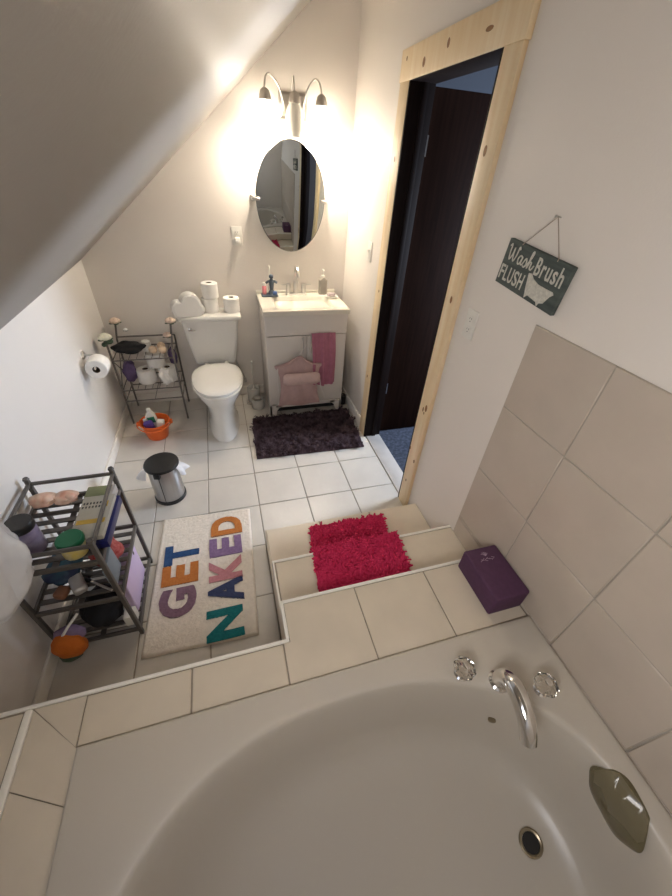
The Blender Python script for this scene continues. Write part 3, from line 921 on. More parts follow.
loft(bm, [[(x, -.508 + .022 * k * math.sin(2 * PI * i / 16) , .375 + .052 * k * math.cos(2 * PI * i / 16)) for i in range(16)]
          for x, k in ((1.243, .35), (1.250, .75), (1.275, 1.0), (1.385, .94), (1.392, .90), (1.40, .94), (1.505, 1.0), (1.53, .75), (1.537, .35))])
o = obj('bath_pillow', bm, M['pinkpillow']); tag(o, 'small pink bolster tucked across the front of the pink drawstring bag', 'pillow')

# ------------------------------------------------------------------ mirror
mc = Vector((1.406, -.064, 1.500))
tl = math.radians(5.0)
mw = T(mc) @ RX(tl)      # local -Y faces the room, top leans out
t = thing('oval_mirror', 'frameless oval pivot mirror on the back wall above the sink', 'mirror', mw=mw)
def oval(k, y, a=.237, b=.320, n=64):
    return [((a + k) * math.cos(2 * PI * i / n), y, (b + k) * math.sin(2 * PI * i / n)) for i in range(n)]
bm = bm_new(); loft(bm, [oval(-.005, -.0045), oval(-.006, -.0046)]); obj('mirror_glass', bm, M['mirror'], t)
bm = bm_new(); loft(bm, [oval(-.014, .004), oval(0, .002), oval(0, -.002), oval(-.005, -.0045)], True, True); obj('bevelled_edge', bm, mat('mirror_bevel', (.22, .23, .23), .25, metal=1), t)
for s in (-1, 1):
    bm = bm_new()
    im = mw.inverted()
    p = lambda q: im @ Vector(q)
    X = mc.x + s * .252
    lathe(bm, [(.021, 0), (.021, .008), (.014, .014)], p((X, -.001, mc.z)), 18, (im.to_3x3() @ Vector((0, -1, 0))))
    tube(bm, [p((X, -.012, mc.z)), p((X, -.05, mc.z)), p((X, -.066, mc.z)), p((X - s * .012, -.076, mc.z)), p((X - s * .040, -.078, mc.z))], [.009, .009, .010, .010, .008], 10)
    obj('pivot_bracket', bm, M['nickel'], t)

# ------------------------------------------------------------------ vanity light
LXc, LZc = 1.437, 1.975
t = thing('vanity_light', 'three-arm nickel wall light above the oval mirror, outer shades lit', 'wall light', (LXc, 0, LZc))
bm = bm_new(); loft(bm, [[(x, 0, z) for x, z in ((-.088, -.062), (.088, -.062), (.088, .062), (-.088, .062))], [(x, -.014, z) for x, z in ((-.088, -.062), (.088, -.062), (.088, .062), (-.088, .062))], [(x, -.024, z) for x, z in ((-.072, -.048), (.072, -.048), (.072, .048), (-.072, .048))]])
obj('back_plate', bm, M['nickel'], t, smooth=False)
for k, (sx, ax, px, lit) in enumerate(((-.185, -.145, -.065, True), (-.012, -.012, -.012, False), (.150, .115, .060, True))):
    bm = bm_new()
    tube(bm, smooth_path([(px, -.02, -.035), (px, -.045, .0), (px + (ax - px) * .35, -.068, .075), (ax, -.09, .118), (ax + (sx - ax) * .7, -.112, .105), (sx, -.128, .060), (sx, -.13, .03)], 6), .0055, 10)
    ar = obj('arm', bm, M['nickel'], t)
    bm = bm_new(); lathe(bm, [(.012, .056), (.026, .046), (.033, .024), (.036, .005), (.032, .003)], (sx, -.13, 0), 20); obj('socket', bm, M['nickel'], ar)
    bm = bm_new()
    prof = [(.031, .006), (.040, -.010), (.050, -.035), (.056, -.075), (.057, -.115), (.053, -.148)]
    inner = [(r - .003, z) for r, z in reversed(prof)]
    loft(bm, [circ((sx, -.13, z), r, 28) for r, z in prof + inner], False, False)
    obj('glass_shade', bm, M['shadelit'] if lit else M['shadeoff'], ar, 'lit glowing glass shade' if lit else 'unlit frosted glass shade')
    bm = bm_new(); ball(bm, (sx, -.13, -.06), .024, sx=(1, 1, 1.25)); lathe(bm, [(.012, -.035), (.012, .003)], (sx, -.13, 0), 12)
    obj('bulb', bm, M['shadelit'] if lit else M['plastic_w'], ar)

# ------------------------------------------------------------------ wall plates
def plate(name, label, cat, origin, xa, na, kind):
    z = Vector((0, 0, 1))
    t = thing(name, label, cat, mw=frame(origin, xa, (0, 0, 1), na))
    bm = bm_new(); box(bm, (0, 0, .003), (.072, .116, .006), .0028, 2); obj('cover_plate', bm, M['plastic_w'], t)
    if kind == 'switch':
        bm = bm_new(); box(bm, (0, 0, .0075), (.011, .024, .004), .001); obj('switch_toggle_base', bm, M['plastic_w'], t)
        bm = bm_new(); box(bm, (0, .006, .013), (.009, .010, .014), .002, rot=RX(-.5)); obj('toggle', bm, M['plastic_w'], t)
    else:
        for s in (-1, 1):
            bm = bm_new(); box(bm, (0, s * .021, .0068), (.033, .028, .003), .0014); so = obj('socket_face', bm, M['plastic_w'], t)
            for dx in (-.006, .006):
                bm = bm_new(); box(bm, (dx, s * .021 + .003, .0084), (.002, .008, .0006)); obj('slot', bm, M['hole'], so)
            bm = bm_new(); lathe(bm, [(.0024, 0), (.0024, .0006)], (0, s * .021 - .008, .0082), 10); obj('ground_hole', bm, M['hole'], so)
    return t
plate('wall_outlet', 'white outlet with a plug-in, on the back wall left of the mirror', 'outlet', (1.026, 0, 1.270), (1, 0, 0), (0, -1, 0), 'outlet')
t = thing('plug_adapter', 'small white plug-in unit in the outlet left of the mirror', 'plug', (1.026, -.010, 1.245))
bm = bm_new(); box(bm, (0, -.018, 0), (.036, .034, .040), .006, 3); obj('adapter_body', bm, M['plastic_w'], t)
bm = bm_new(); box(bm, (0, -.0365, .0), (.018, .003, .018), .001); obj('adapter_face', bm, M['cloud'], t)
plate('light_switch', 'white light switch on the right wall before the door', 'light switch', (W, -.525, 1.272), (0, -1, 0), (-1, 0, 0), 'switch')
plate('wall_outlet', 'white outlet on the right wall between the pine casing and the tiles', 'outlet', (W, -1.752, 1.226), (0, -1, 0), (-1, 0, 0), 'outlet')

# ------------------------------------------------------------------ sign
u = Vector((0, -.9953, -.0965)); vv = Vector((0, -.0965, .9953)); nn = Vector((-1, 0, 0))
SC = Vector((W, -1.993, 1.471))
t = thing('wall_sign', 'dark slate wooden sign reading wash brush flush, hung above the tiles', 'sign', mw=frame(SC, u, vv, nn))
SW, SH = .296, .139
bm = bm_new(); box(bm, (0, 0, .010), (SW, SH, .016), .002, 2); obj('board', bm, M['slate'], t)
SZ = .0183
# script "Wash"
def script(pts, r=.0025):
    tube(bm, smooth_path([(p[0], p[1], SZ) for p in pts], 5), r, 6)
ws = lambda x, y: (-.132 + x * .0375, .012 + y * .040)
letters = {'W': [[(0, .95), (.18, 1.1), (.22, .5), (.36, 0), (.62, .45), (.68, .95), (.72, .4), (.92, 0), (1.15, .5), (1.22, 1.12), (1.4, .95)]],
           'a': [[(1.95, .55), (1.7, .62), (1.5, .35), (1.62, 0), (1.85, .12), (1.98, .58), (1.95, .1), (2.15, .05)]],
           's': [[(2.15, .05), (2.45, .62), (2.62, .3), (2.5, 0), (2.3, .02)]],
           'h': [[(2.62, .1), (2.95, .6), (3.12, 1.15), (2.98, 1.2), (2.9, .6), (2.86, 0), (3.0, .45), (3.2, .5), (3.2, .1), (3.4, .05), (3.6, .4)]]}
for L, ss in letters.items():
    bm = bm_new()
    for s_ in ss:
        script([ws(*p) for p in s_])
    obj('lettering', bm, M['signwhite'], t, 'white script letter ' + L)
x = .008
for L, w_, h_ in (('B', .022, .050), ('r', .016, .036), ('u', .020, .036), ('s', .018, .036), ('h', .020, .052)):
    bm = text_bm(L, w_, h_, .0012, offset=.012)
    obj('lettering', xform(bm, T((x + .004, .006, .0180))), M['signwhite'], t, 'white letter ' + L); x += w_ + .0065
x = -.140
for L, w_ in (('F', .020), ('L', .019), ('U', .023), ('S', .022), ('H', .023)):
    bm = text_bm(L, w_, .046, .0012, offset=.012)
    obj('lettering', xform(bm, T((x, -.053, .0180))), M['signwhite'], t, 'white letter ' + L); x += w_ + .0045
bm = bm_new()
tubp = [(-.022, .004), (-.010, .007), (.004, -.004), (.030, -.011), (.060, -.011), (.088, -.010), (.094, -.016), (.084, -.026), (.072, -.050), (.058, -.0555), (.054, -.066), (.046, -.0565), (.006, -.0525), (-.004, -.064), (-.008, -.050), (-.014, -.032)]
tubp = [(.060 + (a - .036) * 1.12, b * 1.02) for a, b in tubp]
prism(bm, tubp, .018, .0192); obj('bathtub_silhouette', bm, M['signwhite'], t, 'white clawfoot bathtub silhouette')
bm = bm_new()
im = frame(SC, u, vv, nn).inverted()
np_ = im @ Vector((W - .012, -2.016, 1.632))
tube(bm, [(-.080, SH / 2 - .004, .0195), (-.078, SH / 2 + .002, .016), np_, (.082, SH / 2 + .002, .016), (.084, SH / 2 - .004, .0195)], .0016, 6)
obj('hanging_cord', bm, M['twine'], t)
bm = bm_new(); tube(bm, [(W - .001, -2.016, 1.630), (W - .020, -2.016, 1.633)], .0018, 8); lathe(bm, [(.004, 0), (.004, .0015)], (W - .020, -2.016, 1.633), 10, (-1, 0, 0))
o = obj('nail', bm, M['nickel']); tag(o, 'small nail in the right wall holding the slate sign cord', 'nail')

# ------------------------------------------------------------------ toilet paper holder on the knee wall
t = thing('paper_holder', 'nickel toilet paper holder on the left knee wall', 'paper holder', (0, -.59, .70))
bm = bm_new(); lathe(bm, [(.026, 0), (.026, .006), (.014, .014)], (0, 0, 0), 20, (1, 0, 0)); obj('wall_rosette', bm, M['nickel'], t)
bm = bm_new(); tube(bm, smooth_path([(.008, 0, 0), (.05, .0, -.004), (.078, .0, -.022), (.082, -.012, -.036), (.082, -.04, -.038), (.082, -.125, -.038)], 5), .0065, 10); obj('arm', bm, M['nickel'], t)
bm = roll_bm(.060, .102); xform(bm, frame((.082, -.600, .648), (1, 0, 0), (0, 0, 1), (0, -1, 0)))
t = thing('toilet_paper_roll', 'white toilet roll on the wall holder by the wire rack', 'toilet paper', (0, 0, 0))
obj('paper', bm, M['paper'], t)
bm = core_bm(.102); xform(bm, frame((.082, -.600, .648), (1, 0, 0), (0, 0, 1), (0, -1, 0))); obj('core', bm, M['cardboard'], t)

# ------------------------------------------------------------------ wire rack with roses (left rear corner)
t = thing('rose_rack', 'dark wire rack with cream rose finials beside the toilet', 'rack', (0, 0, 0))
ax0, ax1, ay0, ay1 = .071, .476, -.05, -.32
R1 = .007
def rod(bm, a, b, r=R1): tube(bm, [a, b], r, 8)
for (x, y, zt, lx) in ((ax0, ay1, .685, 0), (ax1, ay1, .79, .030), (ax0, ay0, .705, .024), (ax1, ay0, .60, 0)):
    bm = bm_new(); tube(bm, [(x, y, 0), (x, y, .58), (x + lx, y, zt)], R1, 8); obj('post', bm, M['bronze'], t)
for z in (.530, .290, .20):
    bm = bm_new()
    tube(bm, [(ax0, ay0, z), (ax1, ay0, z), (ax1, ay1, z), (ax0, ay1, z)], .005, 8, closed=True)
    for k in range(1, 8 if z > .21 else 2):
        xx = ax0 + (ax1 - ax0) * k / (8 if z > .21 else 2)
        rod(bm, (xx, ay0, z), (xx, ay1, z), .0022)
    obj('wire_shelf', bm, M['bronze'], t)
bm = bm_new()
for xx in (ax0,):
    rod(bm, (xx, ay0, .29), (xx, ay1, .53), .0035); rod(bm, (xx, ay1, .29), (xx, ay0, .53), .0035)
obj('side_brace', bm, M['bronze'], t)
bm = bm_new(); rod(bm, (ax0, ay0, .60), (ax1, ay0, .60), .006); obj('back_rail', bm, M['bronze'], t)
def rose(c, r, m):
    bm = bm_new()
    for k in range(3):
        rr_ = r * (1 - .27 * k)
        for j in range(5 - k):
            a = 2 * PI * j / (5 - k) + k * .6
            ball(bm, (c[0] + math.cos(a) * rr_ * .5, c[1] + math.sin(a) * rr_ * .5, c[2] + k * r * .22), rr_ * .62, sx=(1, 1, .72), sub=2)
    ob = obj('rose', bm, m, t)
    bm = bm_new()
    for j in range(4):
        a = 2 * PI * j / 4 + .4
        ball(bm, (c[0] + math.cos(a) * r * .7, c[1] + math.sin(a) * r * .7, c[2] - r * .42), r * .5, sx=(1, 1, .2), sub=2)
    obj('sepal', bm, M['leaf'], ob)
rose((ax0 + .024, ay0, .72), .036, M['rose']); rose((ax1 + .030, ay1, .80), .033, M['rose']); rose((.465, -.318, .700), .028, M['rose'])
rose((ax0 + .004, ay1, .705), .040, mat('rose_ivory', (.74, .74, .62), .6)); rose((.150, -.055, .655), .016, M['cloud'])
bm = bm_new(); ball(bm, (.085, -.30, .665), .035, sx=(.8, .9, .5), sub=2); ball(bm, (.06, -.325, .655), .03, sx=(.6, 1, .5), sub=2); obj('leaf_cluster', bm, M['leaf'], t)

bm = bm_new(); ball(bm, (.178, -.235, .588), .105, sx=(1.0, .62, .40), sub=4, jit=.28, seed=2)
o = obj('black_cloth', bm, M['blackcloth']); tag(o, 'crumpled black cloth on the left of the rose rack top', 'cloth')
t = thing('cotton_jar', 'small white jar beside the black cloth on the rose rack', 'jar', (.285, -.17, .537))
bm = bm_new(); lathe(bm, [(.030, 0), (.034, .008), (.034, .05), (.028, .058)], (0, 0, 0), 18); obj('jar_body', bm, M['plastic_w'], t)
bm = bm_new(); lathe(bm, [(.030, .0585), (.030, .068), (.02, .073)], (0, 0, 0), 18); obj('lid', bm, M['plastic_w'], t)
for i, (x, y, lb) in enumerate(((.335, -.240, 'peach bath ball on the rose rack, left one of three'), (.385, -.175, 'peach bath ball on the rose rack, rear one of three'), (.400, -.250, 'peach bath ball on the rose rack, front right one of three'))):
    bm = bm_new(); ball(bm, (x, y, .537 + .029), .0295, jit=.05, seed=i, sx=(1, 1, .95))
    o = obj('bath_ball', bm, M['peach']); tag(o, lb, 'bath ball', 'bath balls on the rose rack')
roll1 = thing('toilet_paper_roll', 'large white toilet roll on the rose rack shelf, left of the pair', 'toilet paper', (.238, -.20, .297), 0, 'rolls on the rose rack')
obj('paper', roll_bm(.066, .106), M['paper'], roll1); obj('core', core_bm(.106), M['cardboard'], roll1)
copy_thing(roll1, (.392, -.19, .297), .5, 'large white toilet roll on the rose rack shelf, right of the pair')
copy_thing(roll1, (.318, -.150, .4035), .9, 'white toilet roll stacked on top of the pair in the rose rack')
def leaf_paper(u, v):
    return (.345 + .07 * u + .01 * math.sin(v * 7), -.272 - .012 * math.sin(u * 5 + v * 3), .299 + .12 * v + .006 * math.sin(u * 9))
bm = bm_new(); cloth(bm, leaf_paper, 10, 10, .003)
o = obj('tissue_sheet', bm, M['paper']); tag(o, 'loose white tissue in front of the right roll in the rose rack', 'tissue')
for (x, y, z, s, sd, lb) in ((.128, -.19, .385, (.045, .08, .085), 3, 'lavender cloth stuffed in the rose rack left of the rolls'), (.435, -.085, .435, (.03, .03, .075), 6, 'lavender cloth stuffed in the rose rack behind the right roll')):
    bm = bm_new(); ball(bm, (x, y, z), 1, sx=s, sub=3, jit=.3, seed=sd)
    o = obj('wash_cloth', bm, M['purplecloth']); tag(o, lb, 'cloth')

# ------------------------------------------------------------------ orange bucket
t = thing('orange_bucket', 'small orange plastic bucket of cleaners on the floor before the rose rack', 'bucket', (.270, -.525, 0))
bm = bm_new()
prof = [(.070, 0), (.074, .006), (.098, .125), (.106, .128), (.107, .136), (.100, .137), (.094, .125), (.068, .010)]
loft(bm, [circ((0, 0, z), r, 32) for r, z in prof], True, True); obj('bucket_body', bm, M['orange'], t)
for s in (-1, 1):
    bm = bm_new(); box(bm, (s * .112, 0, .120), (.022, .030, .028), .005, 2); obj('handle_lug', bm, M['orange'], t)
bm = bm_new(); tube(bm, smooth_path([(.118, 0, .125), (.108, -.06, .128), (.06, -.108, .118), (0, -.122, .112), (-.06, -.108, .118), (-.108, -.06, .128), (-.118, 0, .125)]), .004, 8); obj('bucket_handle', bm, M['orange'], t)
t = thing('spray_bottle', 'white and green bottle standing at the back of the orange bucket', 'bottle', (.262, -.488, .012))
bm = bm_new(); loft(bm, [rr_ring(0, 0, .034, .022, 0, .015), rr_ring(0, 0, .036, .024, .01, .015), rr_ring(0, 0, .036, .024, .15, .015), rr_ring(.006, 0, .014, .014, .19, .012)]); xform(bm, RY(-.12)); obj('bottle_body', bm, M['plastic_w'], t)
bm = bm_new(); box(bm, (.003, -.0245, .125), (.05, .003, .05), .001); xform(bm, RY(-.12)); obj('bottle_label', bm, M['green'], t, 'green label')
bm = bm_new(); lathe(bm, [(.015, .190), (.015, .21), (.010, .215)], (.006, 0, 0), 14); xform(bm, RY(-.12)); obj('cap', bm, M['plastic_w'], t)
bm = bm_new(); box(bm, (.237, -.555, .105), (.060, .045, .095), .010, 3, rot=RY(-.2))
o = obj('soap_packet', bm, M['violet']); tag(o, 'violet packet in the front of the orange bucket', 'packet')
bm = bm_new(); box(bm, (.312, -.553, .110), (.050, .05, .085), .010, 3, rot=RY(.2))
o = obj('sponge_packet', bm, M['plastic_w']); tag(o, 'white packet at the right of the violet one in the orange bucket', 'packet')
bm = bm_new(); lathe(bm, [(.016, .015), (.017, .10), (.011, .125), (.011, .15), (.003, .152)], (.205, -.515, 0), 14)
o = obj('small_bottle', bm, M['cloud']); tag(o, 'small white capped bottle at the left inside the orange bucket', 'bottle')

# ------------------------------------------------------------------ toilet brush
t = thing('toilet_brush', 'toilet brush in a pale holder between toilet and vanity', 'toilet brush', (1.035, -.135, 0))
bm = bm_new()
prof = [(.050, 0), (.053, .004), (.056, .13), (.052, .135), (.048, .13), (.046, .008)]
loft(bm, [circ((0, 0, z), r, 24) for r, z in prof], True, True); obj('holder', bm, M['brushclear'], t)
bm = bm_new(); tube(bm, [(0, 0, .10), (.004, .002, .34), (.006, .003, .375)], [.006, .006, .009], 10); obj('brush_handle', bm, M['plastic_w'], t)
bm = bm_new(); lathe(bm, [(.01, .02), (.035, .03), (.038, .08), (.02, .11)], (0, 0, 0), 18); obj('brush_head', bm, M['plastic_w'], t)
t = thing('canister', 'short clear canister with silver ring before the toilet brush', 'canister', (1.055, -.255, 0))
bm = bm_new()
prof = [(.050, 0), (.053, .004), (.055, .085), (.051, .09), (.047, .085), (.046, .008)]
loft(bm, [circ((0, 0, z), r, 24) for r, z in prof], True, True); obj('canister_body', bm, M['brushclear'], t)
bm = bm_new(); lathe(bm, [(.030, .085), (.030, .10), (.018, .104)], (0, 0, 0), 20); obj('canister_lid', bm, M['nickel'], t)
bm = bm_new(); tube(bm, smooth_path([(-.055, 0, .06), (-.082, -.01, .07), (-.09, -.01, .045), (-.058, 0, .03)]), .004, 8); obj('ring_handle', bm, M['chrome'], t)
bm = bm_new(); box(bm, (1.800, -.335, .05), (.045, .05, .10), .012, 3)
o = obj('black_bottle', bm, M['black']); tag(o, 'small black bottle on the floor between vanity and right wall', 'bottle')

# ------------------------------------------------------------------ pedal bin
t = thing('pedal_bin', 'small steel pedal bin with black lid on the floor', 'bin', (.402, -1.205, 0), math.radians(-12))
bm = bm_new(); lathe(bm, [(.090, 0), (.092, .004), (.092, .022), (.088, .026)], (0, 0, 0), 36); obj('base_ring', bm, M['black'], t)
bm = bm_new(); lathe(bm, [(.086, .0262), (.086, .245), (.084, .25)], (0, 0, 0), 40); obj('bin_body', bm, M['steel'], t)
bm = bm_new(); lathe(bm, [(.090, .256), (.096, .258), (.098, .268), (.094, .276), (.06, .283), (.01, .286)], (0, 0, 0), 40); obj('lid', bm, M['black'], t)
bm = bm_new(); box(bm, (.0, -.095, .248), (.036, .020, .034), .004, 2); obj('hinge_block', bm, M['black'], t)
bm = bm_new(); box(bm, (.0, -.0865, .13), (.0035, .002, .21)); obj('seam', bm, M['hole'], t)
def liner(sd):
    def f(u, v):
        a = sd + (u - .5) * .9
        r = .088 + .055 * v * (1 + .3 * math.sin(u * 12)) * (1 - abs(u - .5))
        return (r * math.cos(a), r * math.sin(a), .254 - .050 * v * v - .008 * math.sin(u * 9) * v)
    return f
t2 = thing('bin_liner', 'white plastic liner poking out under the lid of the steel bin', 'bin liner', (.402, -1.205, 0), math.radians(-12))
for sd in (.15, 3.5):
    bm = bm_new(); cloth(bm, liner(sd), 16, 8, .0015); obj('liner_edge', bm, M['liner'], t2)
bm = bm_new(); loft(bm, [circ((0, 0, .2515), .087, 40), circ((0, 0, .2545), .089, 40)], False, False); obj('liner_rim', bm, M['liner'], t2)

# ------------------------------------------------------------------ rugs
def tufts(bm, pts, L, r, lean=0.6, nseg=3, sides=4, clump=0.0, taper=.35):
    for (p, n) in pts:
        n = Vector(n)
        d = Vector((random.uniform(-1, 1), random.uniform(-1, 1), random.uniform(-1, 1)))
        l = L * random.uniform(.75, 1.2)
        if clump:
            q = Vector(p) * 16
            d = d * (1 - clump) + Vector((noise.noise(q), noise.noise(q + Vector((9, 4, 1))), 0)) * (3.0 * clump)
            l *= 1 + clump * 1.1 * noise.noise(Vector(p) * 22 + Vector((3, 8, 5)))
        d = (d - n * d.dot(n))
        if d.length < 1e-3:
            d = n.orthogonal()
        d.normalize()
        k = lean * random.uniform(.4, 1.3)
        a = n.orthogonal().normalized(); b = n.cross(a)
        rings = []
        for s in range(nseg):
            q = s / (nseg - 1)
            c = Vector(p) + n * (l * q * (1 - .35 * q * k)) + d * (l * k * q * q)
            rad = r * (1 - taper * q * q)
            rings.append([bm.verts.new(c + a * (rad * math.cos(2 * PI * m / sides)) + b * (rad * math.sin(2 * PI * m / sides))) for m in range(sides)])
        for s in range(nseg - 1):
            for m in range(sides):
                bm.faces.new([rings[s][m], rings[s][(m + 1) % sides], rings[s + 1][(m + 1) % sides], rings[s + 1][m]])
        tip = bm.verts.new(Vector(p) + n * (l * (1 - .3 * k) + r * .6) + d * (l * k))
        for m in range(sides):
            bm.faces.new([rings[-1][m], rings[-1][(m + 1) % sides], tip])

RC = [(.985, -.450), (1.812, -.436), (1.780, -.985), (.965, -.965)]
def rugpt(u, v):
    a = Vector(RC[0]) * (1 - u) + Vector(RC[1]) * u
    b = Vector(RC[3]) * (1 - u) + Vector(RC[2]) * u
    return a * (1 - v) + b * v
t = thing('shag_rug', 'dark plum shag rug on the floor in front of the vanity', 'rug', (0, 0, 0))
bm = bm_new(); prism(bm, [tuple(rugpt(u, v)) for u, v in ((0, 1), (1, 1), (1, 0), (0, 0))], .001, .010); obj('rug_backing', bm, M['plumrug'], t)
bm = bm_new(); pts = []
NU, NV = 84, 58
for i in range(NU):
    for j in range(NV):
        p = rugpt((i + random.random()) / NU, (j + random.random()) / NV)
        pts.append(((p.x, p.y, .008), (0, 0, 1)))
tufts(bm, pts, .030, .0042, .9, 3, 4, .75); obj('pile', bm, M['plumrug'], t, kind='stuff')

t = thing('chenille_rug', 'raspberry pink chenille rug draped over the two steps', 'rug', (0, 0, 0))
path = [(-1.768, H1 + .004), (-1.82, H1 + .004), (-1.90, H1 + .004), (-2.00, H1 + .005), (-2.026, H1 + .02), (-2.028, H1 + .08), (-2.028, H2 - .02), (-2.034, H2 + .004), (-2.06, H2 + .008), (-2.12, H2 + .004), (-2.20, H2 + .004), (-2.285, H2 + .004)]
pl = [Vector((0, a, b)) for a, b in path]
cum = [0]
for i in range(1, len(pl)): cum.append(cum[-1] + (pl[i] - pl[i - 1]).length)
def rugc(s):
    s *= cum[-1]
    for i in range(1, len(pl)):
        if s <= cum[i] + 1e-9:
            q = (s - cum[i - 1]) / max(cum[i] - cum[i - 1], 1e-6)
            d = (pl[i] - pl[i - 1]).normalized()
            n = Vector((0, d.z, -d.y)) if d.y < 0 or d.z > 0 else Vector((0, 0, 1))
            return pl[i - 1].lerp(pl[i], q), n
    return pl[-1], Vector((0, 0, 1))
def xedge(s):
    # the rug lies a little askew: wider to the right at the foot
    return 1.172 - .072 * s, 1.598 - .080 * s
def rp(u, v):
    c, n = rugc(v); a, b = xedge(v)
    return (a + (b - a) * u, c.y, c.z + .002)
bm = bm_new(); cloth(bm, rp, 8, 40, .006); obj('rug_backing', bm, M['pinkrug'], t)
bm = bm_new(); pts = []
NV = int(cum[-1] / .0085); NU = int(.43 / .0085)
for i in range(NU):
    for j in range(NV):
        v = (j + random.random()) / NV
        c, n = rugc(v); a, b = xedge(v)
        u = (i + random.random()) / NU
        nb = Vector((0, .35, .94)) if n.y > .5 else Vector((0, 0, 1))
        pts.append(((a + (b - a) * u, c.y, c.z + .003), n if n.y > .5 else nb))
tufts(bm, pts, .0165, .0056, .8, 3, 6, .35, .08); obj('pile', bm, M['pinkrug'], t, kind='stuff')

# lettered bath mat
ang = math.radians(-2.4)
MC = Vector((.606, -1.812, 0))
t = thing('bath_mat', 'cream cotton bath mat with colourful letters reading get naked', 'bath mat', MC, ang)
MWd, ML = .496, .780
bm = bm_new()
nu, nv = 96, 150
V = []
for i in range(nu + 1):
    row = []
    for j in range(nv + 1):
        x = (i / nu - .5) * MWd; y = (j / nv - .5) * ML
        e = min(i, nu - i, j, nv - j)
        z = .013 + random.uniform(-.0016, .0016) if e > 0 else .002
        if e == 1: z = .010
        row.append(bm.verts.new((x + random.uniform(-.001, .001), y + random.uniform(-.001, .001), z)))
    V.append(row)
for i in range(nu):
    for j in range(nv):
        bm.faces.new([V[i][j], V[i + 1][j], V[i + 1][j + 1], V[i][j + 1]])
lo = [bm.verts.new(((sx) * MWd / 2, sy * ML / 2, .0005)) for sx, sy in ((-1, -1), (1, -1), (1, 1), (-1, 1))]
bm.faces.new(lo[::-1])
edge = [[V[i][0] for i in range(nu + 1)], [V[nu][j] for j in range(nv + 1)], [V[i][nv] for i in range(nu, -1, -1)], [V[0][j] for j in range(nv, -1, -1)]]
for k in range(4):
    bm.faces.new(edge[k][::-1] + [lo[k], lo[(k + 1) % 4]])
obj('mat_pile', bm, M['matcream'], t, angle=180)
def fuzzy(name, c, c2):
    return mat(name, c, .95, col2=c2, noise_scale=70, bump=.8, bump_scale=260)
LM = {'mauve': fuzzy('mauve_pile', (.19, .105, .145), (.25, .15, .20)), 'orange': fuzzy('orange_pile', (.55, .20, .045), (.48, .15, .03)), 'blue': fuzzy('blue_pile', (.020, .060, .17), (.03, .09, .22)),
      'teal': fuzzy('teal_pile', (.005, .14, .16), (.01, .19, .20)), 'navy': fuzzy('navy_pile', (.030, .040, .11), (.04, .06, .15)), 'pink': fuzzy('pink_pile', (.50, .20, .23), (.58, .26, .28)), 'purple': fuzzy('purple_pile', (.20, .12, .24), (.27, .17, .30))}
# letter boxes in room metres: y start, y end (reading away from the camera), x left (top), x right (foot)
LET = [('G', 'mauve', -2.046, -1.892, .396, .566), ('E', 'orange', -1.872, -1.754, .398, .574), ('T', 'blue', -1.752, -1.628, .402, .576),
       ('N', 'teal', -2.200, -2.052, .612, .778), ('A', 'navy', -2.028, -1.892, .620, .790), ('K', 'pink', -1.902, -1.765, .626, .792), ('E', 'purple', -1.752, -1.628, .630, .802), ('D', 'orange', -1.612, -1.478, .640, .812)]
inv = (T(MC) @ RZ(ang)).inverted()
for L, c, ya, yb, xa, xb in LET:
    bm = text_bm(L, yb - ya, xb - xa, .006, offset=.045)
    bmesh.ops.subdivide_edges(bm, edges=list(bm.edges), cuts=1)
    for v_ in bm.verts:
        v_.co += Vector((random.uniform(-1, 1), random.uniform(-1, 1), 0)) * .0014
    # letter x runs along +Y, letter y along -X
    lf = inv @ frame((xb, ya, .0112), (0, 1, 0), (-1, 0, 0), (0, 0, 1))
    obj('letter', xform(bm, lf), LM[c], t, '%s letter %s' % (c, L), smooth=False)

# ------------------------------------------------------------------ grey storage shelf by the knee wall
t = thing('storage_shelf', 'grey metal three-tier storage shelf against the left knee wall', 'shelf unit', (0, 0, 0))
sx0, sx1, sy0, sy1 = .032, .334, -1.694, -2.071
for x in (sx0, sx1):
    for y in (sy0, sy1):
        bm = bm_new(); box2(bm, (x - .008, y - .008, 0), (x + .008, y + .008, .655), .002); po = obj('post', bm, M['rackgrey'], t)
        bm = bm_new(); lathe(bm, [(.010, .655), (.012, .660), (.009, .668)], (x, y, 0), 12); obj('post_cap', bm, M['rackgrey'], po)
for z in (.635,):
    for (a, b) in (((sx0, sy0), (sx1, sy0)), ((sx0, sy1), (sx1, sy1)), ((sx0, sy0), (sx0, sy1)), ((sx1, sy0), (sx1, sy1))):
        bm = bm_new(); tube(bm, [(a[0], a[1], z), (b[0], b[1], z)], .008, 8); obj('top_rail', bm, M['rackgrey'], t)
for si, z in enumerate((.545, .300, .040)):
    bm = bm_new()
    box2(bm, (sx0, sy0 + .006, z - .010), (sx1, sy0 - .006, z + .010), .002); box2(bm, (sx0, sy1 + .006, z - .010), (sx1, sy1 - .006, z + .010), .002)
    box2(bm, (sx0 - .006, sy0, z - .010), (sx0 + .006, sy1, z + .010), .002); box2(bm, (sx1 - .006, sy0, z - .010), (sx1 + .006, sy1, z + .010), .002)
    for k in range(1, 8):
        yy = sy0 + (sy1 - sy0) * k / 8
        box2(bm, (sx0, yy - .011, z - .003), (sx1, yy + .011, z + .004), .0015)
    box2(bm, ((sx0 + sx1) / 2 - .010, sy0, z - .009), ((sx0 + sx1) / 2 + .010, sy1, z - .003))
    obj('slatted_shelf', bm, M['rackgrey'], t)
S1, S2, S3 = .556, .311, .051
